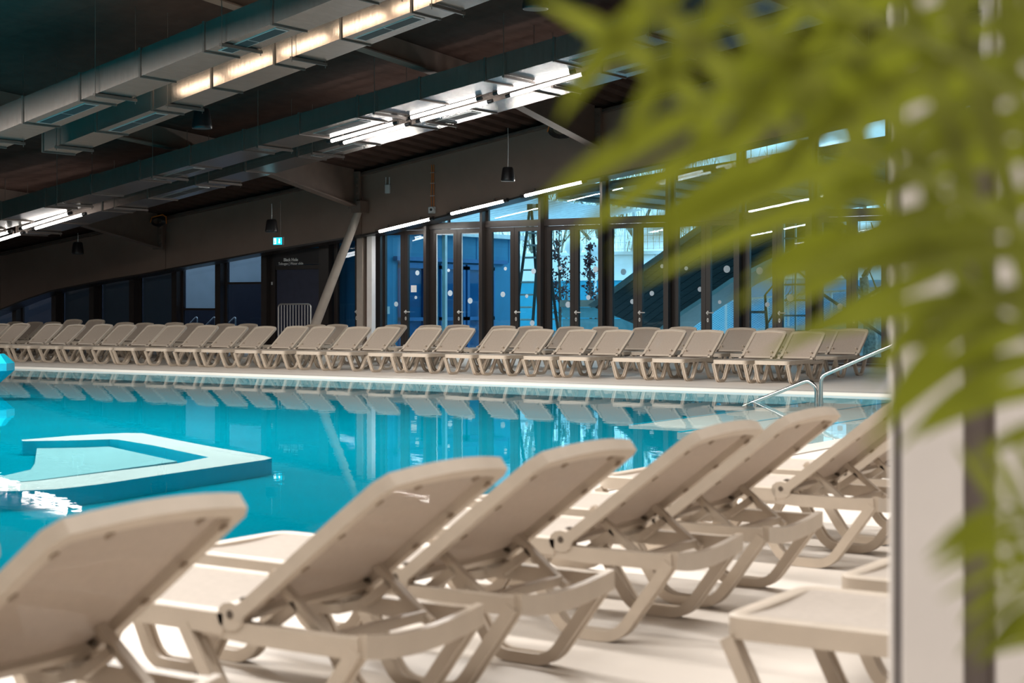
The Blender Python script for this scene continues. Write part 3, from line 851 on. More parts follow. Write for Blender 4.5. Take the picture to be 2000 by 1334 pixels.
duct('long galvanised duct on the near side of the double tube lamps', zB, YB, YB + 0.95, 0.42, xb0, xb1, 1.55, (4, 7, 11))
duct('long galvanised duct on the window side of the double tube lamps', zB, YB + 1.75, YB + 2.7, 0.42, xb0, xb1, 1.55, (3, 6, 8, 11))

def tube_lamp(p0, p1, label, m='tube_light', r=0.036, group='tube lamps'):
    p0, p1 = Vector(p0), Vector(p1)
    t = empty('tube_lamp', p0); tag(t, label, 'lamp', group)
    d = p1 - p0; u = d.normalized()
    MB().tube([u * 0.06, d - u * 0.06], r, 12).build('tube', m, t, smooth=True)
    for a, c in ((u * -0.06, u * 0.06), (d - u * 0.06, d + u * 0.06)):
        MB().tube([a, c], r * 1.12, 12).build('end_cap', 'black_plastic', t, smooth=True)
    for s in (0.2, 0.8):
        q = d * s
        MB().box(q.x - 0.02, q.x + 0.02, -0.012, 0.012, q.z + r * 0.8, q.z + 0.12).build('clip', 'bracket', t)
    return t
y1, y2 = YB + 1.06, YB + 1.50
pairs = [((643.5, 276.5), (773, 240), 'left of the three lit pairs', y1), ((668, 280), (796, 243), 'left of the three lit pairs', y2),
         ((799, 231), (936, 192.5), 'middle of the three lit pairs', y1), ((818, 236), (957, 198), 'middle of the three lit pairs', y2),
         ((969, 182), (1118, 140), 'lit pair nearest the palm', y1), ((993.5, 187), (1142, 143.5), 'lit pair nearest the palm', y2),
         ((42, 446), (136.5, 416.5), 'pair at the far left of the ducts', y1), ((66.5, 447), (164.5, 418), 'pair at the far left of the ducts', y2),
         ((-70, 480), (20, 452), 'pair cut by the left edge', y1), ((-45, 482), (44, 455), 'pair cut by the left edge', y2)]
for k, (a, c, wh, y) in enumerate(pairs):
    tube_lamp(at_y(a[0], a[1], y), at_y(c[0], c[1], y), 'white tube lamp, %s one of the %s' % ('upper' if k % 2 == 0 else 'lower', wh))
for y, s in ((y1 + 0.02, 'near'), (y2 + 0.02, 'window')):
    t = MB().prism([(xb0, zB(xb0) + 0.20), (xb1, zB(xb1) + 0.20), (xb1, zB(xb1) + 0.27), (xb0, zB(xb0) + 0.27)], 'y', y - 0.03, y + 0.03)
    tag(t.build('lamp_rail', 'bracket'), 'dark lamp rail between the long ducts, %s side' % s, 'rail')
xg0, xg1 = at_y(300, 160, YA + 1.68).x, at_y(840, 0, YA + 1.68).x
n = 5
for k in range(n):
    a = xg0 + (xg1 - xg0) * k / n; c = xg0 + (xg1 - xg0) * (k + 0.92) / n
    tube_lamp((a, YA + 1.05, zA(a) + 0.36), (c, YA + 1.05, zA(c) + 0.36), 'warm tube lamp hidden between the upper ducts, %s from the low end' % ORD[k], 'tube_light_warm')
for (a, c, wh) in (((738, 453), (843, 427.5), 'lowest tube lamp on the edge beam beside the column'), ((878, 418.5), (988, 392), 'middle tube lamp along the bottom of the edge beam'),
                   ((1021.5, 383.5), (1140.5, 354.5), 'highest lit tube lamp along the edge beam')):
    p0, p1 = at_y(a[0], a[1], YF - 0.09), at_y(c[0], c[1], YF - 0.09)
    t = tube_lamp(p0, p1, wh, 'tube_light_wall', 0.034)
    dd = p1 - p0
    MB().sweep([dd * -0.03, dd * 1.03], (0, 1, 0), [(-0.055, 0.028), (-0.055, 0.06), (0.056, 0.06), (0.056, -0.02), (0.046, -0.02), (0.046, 0.028)]
               if Vector((0, 1, 0)).cross(dd).z > 0 else [(-0.055, -0.028), (-0.055, -0.06), (0.056, -0.06), (0.056, 0.02), (0.046, 0.02), (0.046, -0.028)]).build('housing', 'bracket', t)

# ------------------------------------------------------------------ hanging speakers, signs and fittings
def speaker(px, py0, py1, wire_py, y, label):
    p = at_y(px, py1, y); h = at_y(px, py0, y).z - p.z
    t = empty('pendant_speaker', (p.x, p.y, p.z)); tag(t, label, 'speaker', 'pendant speakers')
    r = h * 0.5
    MB().lathe([(r * 0.95, 0), (r, 0.02), (r * 0.98, h * 0.15), (r * 0.78, h * 0.85), (r * 0.66, h * 0.97), (r * 0.3, h)], 20).build('body', 'black_plastic', t, smooth=True)
    MB().lathe([(0.001, -0.004), (r * 0.86, -0.004), (r * 0.9, 0.004)], 20).build('grille', 'grille', t)
    zt = at_y(px, wire_py, y).z - p.z
    MB().tube([(0, 0, h * 0.98), (0.01, 0, (h + zt) / 2), (0, 0, zt)], 0.008, 6).build('suspension_wire', 'aluminium', t)
speaker(992, 326, 354, 250, 31.0, 'black pendant speaker hanging before the edge beam above the doors')
speaker(530.5, 428, 453.5, 398, 31.0, 'black pendant speaker hanging beside the exit sign')
speaker(152, 472.5, 496.5, 455, 31.0, 'black pendant speaker under the lamps at far left')
speaker(394.5, 211, 251, 195, 22.6, 'black pendant speaker hanging beneath the upper ducts')
speaker(1046, -35, 18, -60, 22.6, 'black pendant speaker cut off by the top edge')
q = at_y(544, 478, 31.2); zt = at_y(544, 464, 31.2).z
t = empty('exit_sign', (q.x, q.y, q.z)); tag(t, 'lit blue exit sign with running figure and down arrow', 'sign')
hz = zt - q.z; wd = 0.145
MB().box(-wd - 0.02, wd + 0.02, -0.03, 0.03, -0.01, hz + 0.01).build('housing', 'black_plastic', t)
MB().box(-wd, wd, -0.036, -0.03, 0, hz).build('face', 'exit_blue', t)
f = MB().box(-wd + 0.02, -0.05, -0.040, -0.036, 0.02, hz - 0.02); f.build('door_symbol', 'exit_white', t)
f = MB().tube([(-0.09, -0.041, 0.03), (-0.10, -0.041, 0.08), (-0.085, -0.041, 0.12)], 0.010, 6).tube([(-0.10, -0.041, 0.08), (-0.07, -0.041, 0.05)], 0.009, 6)
f.build('figure_symbol', 'exit_blue', t)
f = MB().prism([(0.02, 0.07), (0.06, 0.03), (0.10, 0.07), (0.075, 0.07), (0.075, hz - 0.03), (0.045, hz - 0.03), (0.045, 0.07)], 'y', -0.040, -0.036); f.build('arrow', 'exit_white', t)
MB().tube([(0.06, 0, hz), (0.06, 0, at_y(547, 392, 31.2).z - q.z)], 0.012, 6).build('drop_rod', 'bracket', t)
q = at_y(1697, 160, 30.0)
t = empty('exit_sign', q); tag(t, 'small green exit sign glowing behind the palm fronds', 'sign')
MB().box(-0.16, 0.16, -0.03, 0.03, 0, 0.15).build('housing', 'black_plastic', t)
MB().box(-0.15, 0.15, -0.036, -0.03, 0.01, 0.14).build('face', 'exit_green', t)
MB().prism([(0.0, 0.11), (0.05, 0.11), (0.05, 0.08), (0.08, 0.08), (0.025, 0.025), (-0.03, 0.08), (0.0, 0.08)], 'y', -0.040, -0.036).build('arrow', 'exit_white', t)
MB().tube([(0, 0, 0.15), (0, 0, 1.2)], 0.01, 6).build('drop_rod', 'bracket', t)
q = at_y(758.5, 378, YF)
t = empty('wifi_router', (q.x, YF - 0.03, q.z)); tag(t, 'white wireless router with two aerials on the edge beam', 'router')
MB().box(-0.075, 0.075, -0.03, 0.03, 0, 0.23).build('body', 'white_plastic', t, bevel=0.015)
for s in (-0.055, 0.055):
    MB().tube([(s, 0, 0.22), (s, 0, 0.42)], 0.013, 8).build('aerial', 'white_plastic', t)
q = at_y(846, 417, YF)
t = empty('security_camera', (q.x, YF - 0.06, q.z)); tag(t, 'white security camera at the bottom of orange cables', 'camera')
MB().box(-0.12, 0.09, 0.0, 0.06, 0, 0.17).build('housing', 'white_plastic', t, bevel=0.02)
MB().tube([(0.03, 0.02, 0.09), (0.03, -0.07, 0.09)], 0.075, 16).build('dome', 'white_plastic', t, smooth=True)
MB().tube([(0.03, -0.07, 0.09), (0.03, -0.08, 0.09)], 0.035, 12).build('lens', 'black_plastic', t)
t = empty('orange_cables', (q.x, YF - 0.02, q.z + 0.17)); tag(t, 'pair of orange cables dropping to the security camera', 'cable')
zt = at_y(842, 322, YF).z - q.z - 0.17
for s in (-0.035, 0.035):
    MB().tube([(s, 0, 0), (s * 1.2, -0.01, zt * 0.35), (s * 0.7, 0, zt * 0.7), (s, 0, zt)], 0.012, 6).build('cable', 'orange', t, smooth=True)
for s in (0.25, 0.55, 0.8):
    MB().box(-0.07, 0.07, -0.02, 0.01, zt * s, zt * s + 0.02).build('clip', 'aluminium', t)
def coil(px, py, y, label, wide, high):
    p = at_y(px, py, y); t = empty('cable_coil', p); tag(t, label, 'cable')
    for k in range(5):
        a = 1 - 0.09 * k
        MB().tube([(wide * a * math.cos(u * 0.4488), -0.01 * k, high * a * math.sin(u * 0.4488)) for u in range(15)], 0.012, 6).build('loop', 'black_plastic', t)
    MB().tube([(-wide, -0.03, -high * 0.2), (-wide * 0.8, -0.03, high * 0.8), (wide * 0.6, -0.03, high * 1.25), (wide * 1.05, -0.03, high * 0.8), (wide * 1.1, -0.03, -high * 0.6)], 0.016, 6).build('orange_lead', 'orange', t, smooth=True)
coil(655, 358, YF - 0.6, 'coiled cables hung by the rafter end above the column', 0.26, 0.17)
coil(1100, 252, YF - 0.6, 'coiled cables hung by the rafter end over the doors', 0.42, 0.22)
coil(310, 432, YF - 0.6, 'coiled cables hung by the rafter end left of the exit sign', 0.3, 0.14)

# pool handrails
def rail_pts(l, y):
    return [tuple(at_y(a, c, y)) for a, c in l]
hr = rail_pts([(1468, 787), (1579, 742.5), (1589.5, 760)], 21.2)
p = [Vector(q) for q in hr]; p[2] = Vector((p[1].x + 0.12, 21.2, p[1].z - 0.10)); p.append(Vector((p[2].x, 21.2, -0.5)))
p[0] = p[0] + (p[0] - p[1]) * 0.15
t = empty('pool_handrail', p[3]); tag(t, 'lower steel handrail running down into the water', 'handrail', 'pool handrails')
rel(MB().tube(rounded([p[0], p[1], p[2], p[3]], 0.06), 0.028, 10).build('rail', 'steel', t, smooth=True), t)
rel(MB().lathe([(0.06, 0), (0.06, 0.02), (0.03, 0.03)], 12, (p[3].x, 21.2, -0.46)).build('foot_flange', 'steel', t), t)
a = at_y(1603.5, 735, 21.2); c = at_y(1760, 667, 21.2)
t = empty('pool_handrail', (a.x, 21.2, -0.3)); tag(t, 'upper steel handrail rising from the steps to the deck', 'handrail', 'pool handrails')
rel(MB().tube(rounded([(a.x, 21.2, -0.3), a, c, (c.x + 0.9, 21.2, c.z + 0.05), (c.x + 0.9, 21.2, 0)], 0.08), 0.028, 10).build('rail', 'steel', t, smooth=True), t)
rel(MB().lathe([(0.06, 0), (0.06, 0.02), (0.03, 0.03)], 12, (a.x, 21.2, -0.29)).build('foot_flange', 'steel', t), t)

# cyan post in the water at the left edge of the picture
q = at_z(-16, 762, -0.04)
t = empty('water_feature', (q.x, q.y, 0)); tag(t, 'bright cyan faceted water feature at the left edge', 'water feature')
MB().lathe([(0.12, -1.35), (0.12, -0.1), (0.10, 0.05), (0.36, 0.28), (0.36, 0.40), (0.2, 0.55)], 6).build('body', 'cyan_plastic', t)
MB().lathe([(0.05, 0.55), (0.05, 0.6), (0.12, 0.62)], 8).build('spout', 'steel', t)

# ------------------------------------------------------------------ outside, beyond the glazed doors
tag(MB().box(-60, 20, YW + 0.1, 80, -0.14, -0.04).build('ground', 'paving'), 'pale paved yard outside the glazed doors', 'ground', kind='structure')
XBW = -26.75
t = empty('blue_building', (XBW, 38, 0)); tag(t, 'low blue annex with glass doors outside the left doors', 'building')
rel(MB().box(XBW - 3, XBW, 34.3, 41.0, 0, 3.3).build('wall', 'wall_blue', t), t)
rel(MB().box(XBW - 3, XBW + 0.25, 34.3, 41.2, 3.3, 3.42).build('roof_edge', 'fence_white', t), t)
for k in range(8):
    y = 34.5 + k * 0.85
    rel(MB().box(XBW, XBW + 0.012, y, y + 0.02, 2.6, 3.3).build('panel_joint', 'frame_blue', t), t)
for (a, c) in ((35.0, 36.2), (36.9, 38.1), (38.2, 39.6)):
    b = MB().box(XBW, XBW + 0.08, a, a + 0.12, 0, 2.45).box(XBW, XBW + 0.08, c - 0.12, c, 0, 2.45).box(XBW, XBW + 0.08, a, c, 2.35, 2.5).box(XBW, XBW + 0.08, a, c, 0.9, 1.0)
    d = rel(b.build('door_frame', 'frame_blue', t), t)
    MB().box(XBW + 0.02, XBW + 0.04, a + 0.12, c - 0.12, 0.1, 2.35).build('pane', 'glass_dark', d)
rel(MB().box(XBW, XBW + 0.14, 34.8, 40.2, 2.55, 2.66).build('canopy_strip', 'frame_blue', t), t)
rel(MB().box(XBW - 0.01, XBW + 0.02, 34.5, 34.62, 1.1, 1.3).build('alarm_box', 'white_plastic', t), t)
t = empty('slatted_canopy', (XBW, 38, 3.5)); tag(t, 'white slatted canopy over the blue annex', 'canopy')
for k in range(26):
    y = 34.6 + k * 0.42
    o = MB().add([(-2.6, y, 3.75), (1.9, y, 4.35), (1.9, y + 0.20, 4.35), (-2.6, y + 0.20, 3.75), (-2.6, y, 3.79), (1.9, y, 4.39), (1.9, y + 0.20, 4.39), (-2.6, y + 0.20, 3.79)],
                 [(0, 3, 2, 1), (4, 5, 6, 7), (0, 1, 5, 4), (1, 2, 6, 5), (2, 3, 7, 6), (3, 0, 4, 7)]).build('slat', 'slat_white', t)
    o.location = (0, -38, -3.5)
for y in (34.7, 45.0):
    MB().box(1.7, 1.8, y - 38, y - 37.9, -3.5, 0.8).build('post', 'fence_white', t)

t = empty('entrance_canopy', (-14, 40, 4)); tag(t, 'dark flat canopy with thin pale joists outside the upper panes', 'canopy')
def ez(x): return 4.02 + 0.10 * (x + 21.2)
rel(MB().prism([(-21.2, ez(-21.2)), (-2, ez(-2)), (-2, ez(-2) + 0.2), (-21.2, ez(-21.2) + 0.2)], 'y', 34.3, 47).build('deck_sheet', 'mullion', t), t)
for k in range(20):
    x = -20.9 + 0.95 * k
    rel(MB().box(x, x + 0.06, 34.35, 46.9, ez(x) - 0.06, ez(x) - 0.005).build('joist', 'timber_cap', t), t)
rel(MB().prism([(-21.25, ez(-21.2) - 0.04), (-21.2, ez(-21.2) - 0.04), (-21.2, ez(-21.2) + 0.22), (-21.25, ez(-21.2) + 0.22)], 'y', 34.3, 47).build('edge_trim', 'fence_white', t), t)
for y in (36, 46): rel(MB().box(-3.2, -3.1, y, y + 0.1, -0.04, ez(-3.2)).build('post', 'mullion', t), t)

# stepladder
q = at_y(1031, 640, 35.2)
t = empty('stepladder', (q.x, 35.6, 0)); tag(t, 'tall dark aluminium stepladder standing outside the doors', 'ladder')
zt = at_y(1036, 408, 35.6).z
for s, yb in ((-1, -0.75), (1, 0.75)):
    for e in (-1, 1):
        MB().tube([(e * 0.30, yb, 0), (e * 0.17, 0.04 * s, zt)], 0.038, 6).build('stile', 'ladder_grey', t)
    for k in range(1, 12):
        u = k / 12
        MB().tube([(-(0.30 - 0.13 * u), yb * (1 - u) + 0.04 * s * u, zt * u), (0.30 - 0.13 * u, yb * (1 - u) + 0.04 * s * u, zt * u)], 0.026, 6).build('rung', 'aluminium', t)
MB().box(-0.22, -0.05, -0.1, 0.1, zt - 0.05, zt + 0.12).build('top_cap', 'ladder_grey', t)
MB().box(0.05, 0.22, -0.1, 0.1, zt - 0.05, zt + 0.12).build('top_cap', 'ladder_grey', t)

# retaining wall with panels and wire fence behind
t = empty('retaining_wall', (-25, 55, 0)); tag(t, 'white panelled garden wall with teal base behind the yard', 'garden wall')
for k in range(16):
    x = -44 + 2.4 * k
    rel(MB().box(x, x + 2.38, 55, 55.2, 2.3, 3.3).build('panel', 'wall_pale', t), t)
    rel(MB().box(x, x + 2.38, 55.05, 55.2, -0.1, 2.3).build('base_panel', 'wall_teal', t), t)
rel(MB().box(-44, -5, 54.92, 55.25, 3.3, 3.42).build('coping', 'fence_white', t), t)
t = empty('wire_fence', (-25, 55.1, 3.42)); tag(t, 'thin wire fence with white posts on top of the garden wall', 'fence')
for k in range(14):
    MB().tube([(-18 + 2.4 * k, 0, 0.01), (-18 + 2.4 * k, 0, 1.7)], 0.04, 6).build('post', 'fence_white', t)
b = MB()
for k in range(120):
    x = -18 + 0.26 * k
    b.box(x, x + 0.012, -0.006, 0.006, 0.05, 1.6)
for k in range(7):
    b.box(-18, 13.4, -0.006, 0.006, 0.1 + 0.25 * k, 0.112 + 0.25 * k)
tag(b.build('wire_mesh', 'aluminium', t), kind='stuff')

# timber clad slope (flank of the outdoor stair)
YT = 37.6
up = [(1150, 596), (1206, 557), (1261, 515.5), (1300, 488.5), (1334.5, 461.5), (1374, 436), (1440, 392), (1474, 371)]
lo = [(1280, 650), (1347, 599.5), (1392, 572), (1432.5, 544), (1468, 527.5), (1510.5, 505), (1573.5, 481), (1640, 449)]
U = [at_y(a, c, YT) for a, c in up]; L = [at_y(a, c, YT) for a, c in lo]
t = empty('timber_stair_flank', (U[4].x, YT, 0)); tag(t, 'dark timber clad sloping flank rising outside the doors', 'timber slope')
us, ls = resample(U, 12), resample(L, 12)
us = [Vector((p.x, YT, p.z)) for p in us]; ls = [Vector((p.x, YT, p.z)) for p in ls]
NB = 10
for k in range(NB):
    a0, a1 = k / NB, (k + 0.94) / NB
    m = 'timber_cap' if k == 0 else 'timber_dark'
    p = [u.lerp(l, a0) for u, l in zip(us, ls)]; r = [u.lerp(l, a1) for u, l in zip(us, ls)]
    dy = 0.06 if k == 0 else 0.0
    rel(MB().prism([(v.x, v.z) for v in p] + [(v.x, v.z) for v in r][::-1], 'y', YT - dy, YT + 0.10).build('plank', m, t), t)
rel(MB().prism([(v.x, v.z) for v in us] + [(v.x, v.z) for v in ls][::-1], 'y', YT + 0.10, YT + 1.4).build('core', 'timber_dark', t), t)
rel(MB().prism([(v.x, v.z + 0.02) for v in ls] + [(v.x, v.z - 0.10) for v in ls][::-1], 'y', YT - 0.10, YT + 1.5).build('bottom_stringer', 'aluminium', t), t)

# ramp with expanded metal balustrade
t = empty('mesh_balustrade', (-18, 45, 0)); tag(t, 'white balustrade of expanded metal mesh on a pale ramp', 'balustrade')
r0, r1 = at_y(1340, 592, 45), at_y(1800, 553, 45)
def rzl(x):
    return r0.z + (r1.z - r0.z) * (x - r0.x) / (r1.x - r0.x)
HB = 0.95
rel(MB().prism([(r0.x, rzl(r0.x) - 0.06), (r1.x, rzl(r1.x) - 0.06), (r1.x, rzl(r1.x)), (r0.x, rzl(r0.x))], 'y', 44.94, 45.06).build('top_rail', 'fence_white', t), t)
rel(MB().prism([(r0.x, -0.1), (r1.x, -0.1), (r1.x, rzl(r1.x) - HB), (r0.x, rzl(r0.x) - HB)], 'y', 44.9, 46.5).build('ramp_wall', 'wall_pale', t), t)
nx = 11
for k in range(nx + 1):
    x = r0.x + (r1.x - r0.x) * k / nx
    rel(MB().box(x - 0.03, x + 0.03, 44.97, 45.03, rzl(x) - HB, rzl(x) + (0.5 if k % 4 == 2 else 0.02)).build('post', 'fence_white', t), t)
b = MB(); px_, pz_ = 0.11, 0.07
nc = int((r1.x - r0.x) / px_); nr = int(HB / pz_)
for i in range(nc):
    for j in range(nr):
        x = r0.x + i * px_; z = rzl(x) - HB + j * pz_
        for (xa, za, xb, zb) in ((x, z, x + px_ / 2, z + pz_ / 2), (x + px_ / 2, z + pz_ / 2, x + px_, z), (x, z, x + px_ / 2, z - pz_ / 2), (x + px_ / 2, z - pz_ / 2, x + px_, z)):
            b.add([(xa, 45, za), (xb, 45, zb), (xb, 45, zb + 0.016), (xa, 45, za + 0.016)], [(0, 1, 2, 3)])
o = rel(b.build('mesh_infill', 'fence_white', t), t); tag(o, kind='stuff')
t = empty('blue_wall', (-12, 50, 0)); tag(t, 'blue wall beneath white boards behind the balustrade', 'garden wall')
rel(MB().box(-24, 4, 50, 50.2, -0.1, 2.1).build('base', 'wall_blue', t), t)
for k in range(46):
    x = -24 + 0.6 * k
    if x > -20: rel(MB().box(x, x + 0.58, 50.0, 50.12, 2.15, 3.6 + 0.05 * (x + 20)).build('board', 'wall_pale', t), t)

# scaffold tower
q0, q1 = at_y(1531, 600, 36.0), at_y(1577, 600, 36.0)
t = empty('scaffold_tower', ((q0.x + q1.x) / 2, 36.0, 0)); tag(t, 'light aluminium scaffold tower with rungs outside the doors', 'scaffold')
hw = (q1.x - q0.x) / 2; zt = at_y(1550, 425, 36).z
for e in (-1, 1):
    for yy in (0, 0.7):
        MB().tube([(e * hw, yy, 0), (e * hw, yy, zt)], 0.03, 8).build('upright', 'aluminium', t)
for k in range(9):
    z = 0.35 + k * (zt - 0.4) / 8.2
    MB().tube([(-hw, 0, z), (hw, 0, z)], 0.025, 6).build('rung', 'aluminium', t)
MB().tube([(-hw, 0, zt * 0.72), (hw, 0.7, zt * 0.5)], 0.025, 6).build('brace', 'aluminium', t)
q0, q1 = at_y(1612, 575, 37.0), at_y(1730, 655, 37.0)
t = empty('brace_frame', (q0.x, 37, 0)); tag(t, 'crossed grey bracing bars outside the last doors', 'bracing')
for pts in (((1600, 570), (1735, 662)), ((1600, 640), (1735, 553))):
    rel(MB().tube([at_y(pts[0][0], pts[0][1], 37.0), at_y(pts[1][0], pts[1][1], 37.05 if pts[0][1] > 600 else 37.0)], 0.04, 6).build('bar', 'timber_cap', t), t)
for px in (1600, 1735):
    x = at_y(px, 600, 37).x
    rel(MB().box(x - 0.03, x + 0.03, 36.97, 37.03, -0.04, 2.6).build('upright', 'timber_cap', t), t)

# planter boxes in the yard
for (pa, pb, y, m, lb) in ((1098, 1172, 40, 'box_teal', 'pale teal planter box with brown lid beside the red trees'), (1186, 1252, 40, 'box_teal', 'pale teal planter box at the foot of the timber slope')):
    x0, x1 = at_y(pa, 600, y).x, at_y(pb, 600, y).x
    t = empty('planter_box', ((x0 + x1) / 2, y, -0.04)); tag(t, lb, 'planter', 'planter boxes in the yard')
    h = at_y(1150, 586, y).z + 0.04; hw = (x1 - x0) / 2
    for k in range(4):
        MB().box(-hw, hw, 0, 0.9, 0.02 + (h - 0.2) * k / 4, (h - 0.2) * (k + 0.96) / 4).build('board', m, t)
    MB().box(-hw - 0.05, hw + 0.05, -0.05, 0.95, h - 0.2, h).build('lid', 'box_lid', t)

# trees
def grow(b, p, d, r, ln, depth, rnd, tips, spread=0.6, up=0.15):
    n = 4; pts = [p]; rs = [r]
    for k in range(n):
        d = (d + Vector((rnd.uniform(-1, 1), rnd.uniform(-1, 1), rnd.uniform(-0.3, 0.6))) * 0.16 + Vector((0, 0, up * 0.15))).normalized()
        pts.append(pts[-1] + d * (ln / n)); rs.append(r * (1 - 0.45 * (k + 1) / n))
    b.tube(pts, rs, 6 if depth > 1 else 4, caps=False)
    if depth == 0:
        tips.append((pts[-1], d)); return
    for k in range(3 if depth > 1 else 4):
        a = rnd.uniform(0, 6.28); e = rnd.uniform(0.6, 1.0)
        side = Vector((math.cos(a), math.sin(a), 0)) * spread * e + d * 0.7
        grow(b, pts[rnd.choice((2, 3, 4))], side.normalized(), rs[3] * 0.6, ln * rnd.uniform(0.6, 0.8), depth - 1, rnd, tips, spread, up)
    tips.append((pts[-1], d))
def willow(x, y, h, seed, label):
    rnd = random.Random(seed); t = empty('willow_tree', (x, y, 0)); tag(t, label, 'tree', 'bare willows behind the garden wall')
    b = MB(); tips = []
    grow(b, Vector((0, 0, 0)), Vector((0, 0, 1)), 0.22, h * 0.42, 3, rnd, tips, 0.75, 0.4)
    b.build('trunk', 'bark', t)
    tw = MB()
    for p, d in tips:
        for k in range(5):
            a = p + Vector((rnd.uniform(-0.5, 0.5), rnd.uniform(-0.5, 0.5), rnd.uniform(-0.2, 0.5)))
            c = a + Vector((rnd.uniform(-0.4, 0.4), rnd.uniform(-0.4, 0.4), -rnd.uniform(0.8, 2.6)))
            m = (a + c) / 2 + Vector((rnd.uniform(-0.2, 0.2), 0, 0.25))
            w_ = rnd.uniform(0.008, 0.016)
            tw.tube([a, m, c], [w_, w_, w_ * 0.5], 3, caps=False)
    o = tw.build('twigs', 'twig', t); tag(o, kind='stuff')
for k, (px, y, h, lb) in enumerate(((1010, 60, 9, 'bare willow seen over the slatted canopy'), (1085, 63, 10, 'bare willow behind the dark red tree'), (1150, 61, 9, 'bare willow between the two globe lamps'),
                                    (1235, 62, 10, 'bare willow behind the wire fence posts'), (1300, 66, 11, 'bare willow behind the top of the timber slope'), (1370, 60, 9, 'bare willow right of the timber slope cap'),
                                    (1440, 64, 10, 'bare willow partly hidden by the timber slope'))):
    willow(at_y(px, 500, y).x, y, h, 20 + k, lb)
def red_tree(px, y, zt_px, seed, label, w_):
    rnd = random.Random(seed); q = at_y(px, zt_px, y)
    t = empty('copper_beech', (q.x, y, -0.04)); tag(t, label, 'tree', 'young red leaved trees')
    b = MB(); tips = []
    h = q.z
    b.tube([(0, 0, 0), (0.02, 0, h * 0.4), (-0.03, 0, h * 0.75), (0, 0, h)], [0.05, 0.045, 0.03, 0.012], 6)
    lv = MB()
    for k in range(46):
        z = h * rnd.uniform(0.25, 0.97); a = rnd.uniform(0, 6.28); ln = w_ * (1.15 - z / h) * rnd.uniform(0.5, 1.1)
        e = Vector((math.cos(a) * ln, math.sin(a) * ln, z + ln * rnd.uniform(0.3, 1.0)))
        b.tube([(0, 0, z), ((e.x) * 0.5, e.y * 0.5, (z + e.z) / 2 - 0.03), e], [0.012, 0.009, 0.004], 4, caps=False)
        for j in range(11):
            u = rnd.uniform(0.15, 1.05); c = Vector((e.x * u, e.y * u, z + (e.z - z) * u)) + Vector((rnd.uniform(-.08, .08), rnd.uniform(-.08, .08), rnd.uniform(-.12, .05)))
            s = rnd.uniform(0.03, 0.06); v1 = Vector((rnd.uniform(-1, 1), rnd.uniform(-1, 1), rnd.uniform(-1, 1))).normalized() * s; v2 = v1.orthogonal().normalized() * s * 0.6
            lv.add([c - v1, c + v2, c + v1, c - v2], [(0, 1, 2, 3)])
    b.build('trunk', 'bark', t)
    tag(lv.build('leaves', 'leaf_red', t), kind='stuff')
    MB().box(0.22, 0.28, -0.03, 0.03, 0, 1.7).build('stake', 'timber_cap', t)
red_tree(1093, 41.5, 440, 5, 'dark red leaved young tree nearest the stepladder', 0.75)
red_tree(1153, 42.5, 470, 6, 'dark red leaved young tree beside the globe lamp', 0.6)
def bare_tree(px, y, top_px, r, seed, label, m, depth=2):
    rnd = random.Random(seed); q = at_y(px, top_px, y); t = empty('bare_tree', (q.x, y, -0.04)); tag(t, label, 'tree')
    b = MB(); tips = []
    grow(b, Vector((0, 0, 0)), Vector((0.03, 0, 1)), r, q.z * 0.62, depth, rnd, tips, 0.7, 0.3)
    b.build('trunk', m, t)
    MB().box(-0.55, -0.47, -0.04, 0.04, 0, 1.9).build('stake', 'timber_cap', t)
    MB().box(-0.55, 0.0, -0.05, -0.03, 1.15, 1.22).build('tie_bar', 'timber_cap', t)
bare_tree(1497, 41, 500, 0.06, 11, 'slim bare sapling tied to a stake', 'bark')
bare_tree(1700, 40, 440, 0.20, 12, 'thick pale gnarled tree behind the last door', 'bark_pale')
for px, py in ((1121, 481), (1163, 484)):
    q = at_y(px, py, 47)
    t = empty('globe_lamp', (q.x, q.y, -0.04)); tag(t, 'white globe garden lamp, ' + ('nearer the stepladder' if px < 1140 else 'nearer the timber slope'), 'lamp', 'globe lamps in the yard')
    MB().lathe([(0.32 * math.sin(0.1 + k * 0.2944), q.z + 0.04 - 0.32 * math.cos(0.1 + k * 0.2944)) for k in range(11)], 16).build('globe', 'fence_white', t, smooth=True)
    MB().tube([(0, 0, 0), (0, 0, q.z - 0.2)], 0.04, 8).build('pole', 'fence_white', t)

# ------------------------------------------------------------------ white posts close to the camera
DP = 3.2
def lu(px, d=DP): return (px - 1000.0) / FPX * d
base = Vector((FX * DP, FY * DP, 0))
t = empty('white_post', base, YAW); tag(t, 'white metal post with grey channel at the right side', 'post')
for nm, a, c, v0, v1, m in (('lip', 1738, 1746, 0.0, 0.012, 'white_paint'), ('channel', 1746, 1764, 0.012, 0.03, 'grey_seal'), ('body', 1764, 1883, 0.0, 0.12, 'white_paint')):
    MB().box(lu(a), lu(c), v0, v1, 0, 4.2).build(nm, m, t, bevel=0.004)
t = empty('white_post', base, YAW); tag(t, 'second white post at the right edge behind palm', 'post')
MB().box(lu(1949), lu(2075), 0.0, 0.12, 0, 4.2).build('body', 'white_paint', t, bevel=0.004)
MB().box(lu(1949) - 0.004, lu(1949), 0.02, 0.10, 0, 4.2).build('edge_strip', 'taupe_panel', t)
t = empty('infill_panel', base, YAW); tag(t, 'grey brown panel between the two white posts', 'panel')
MB().box(lu(1886), lu(1945), 0.05, 0.08, 0.02, 1.74).build('sheet', 'taupe_panel', t)
MB().box(lu(1886), lu(1945), 0.04, 0.09, 0.0, 0.03).build('bottom_rail', 'grey_seal', t)

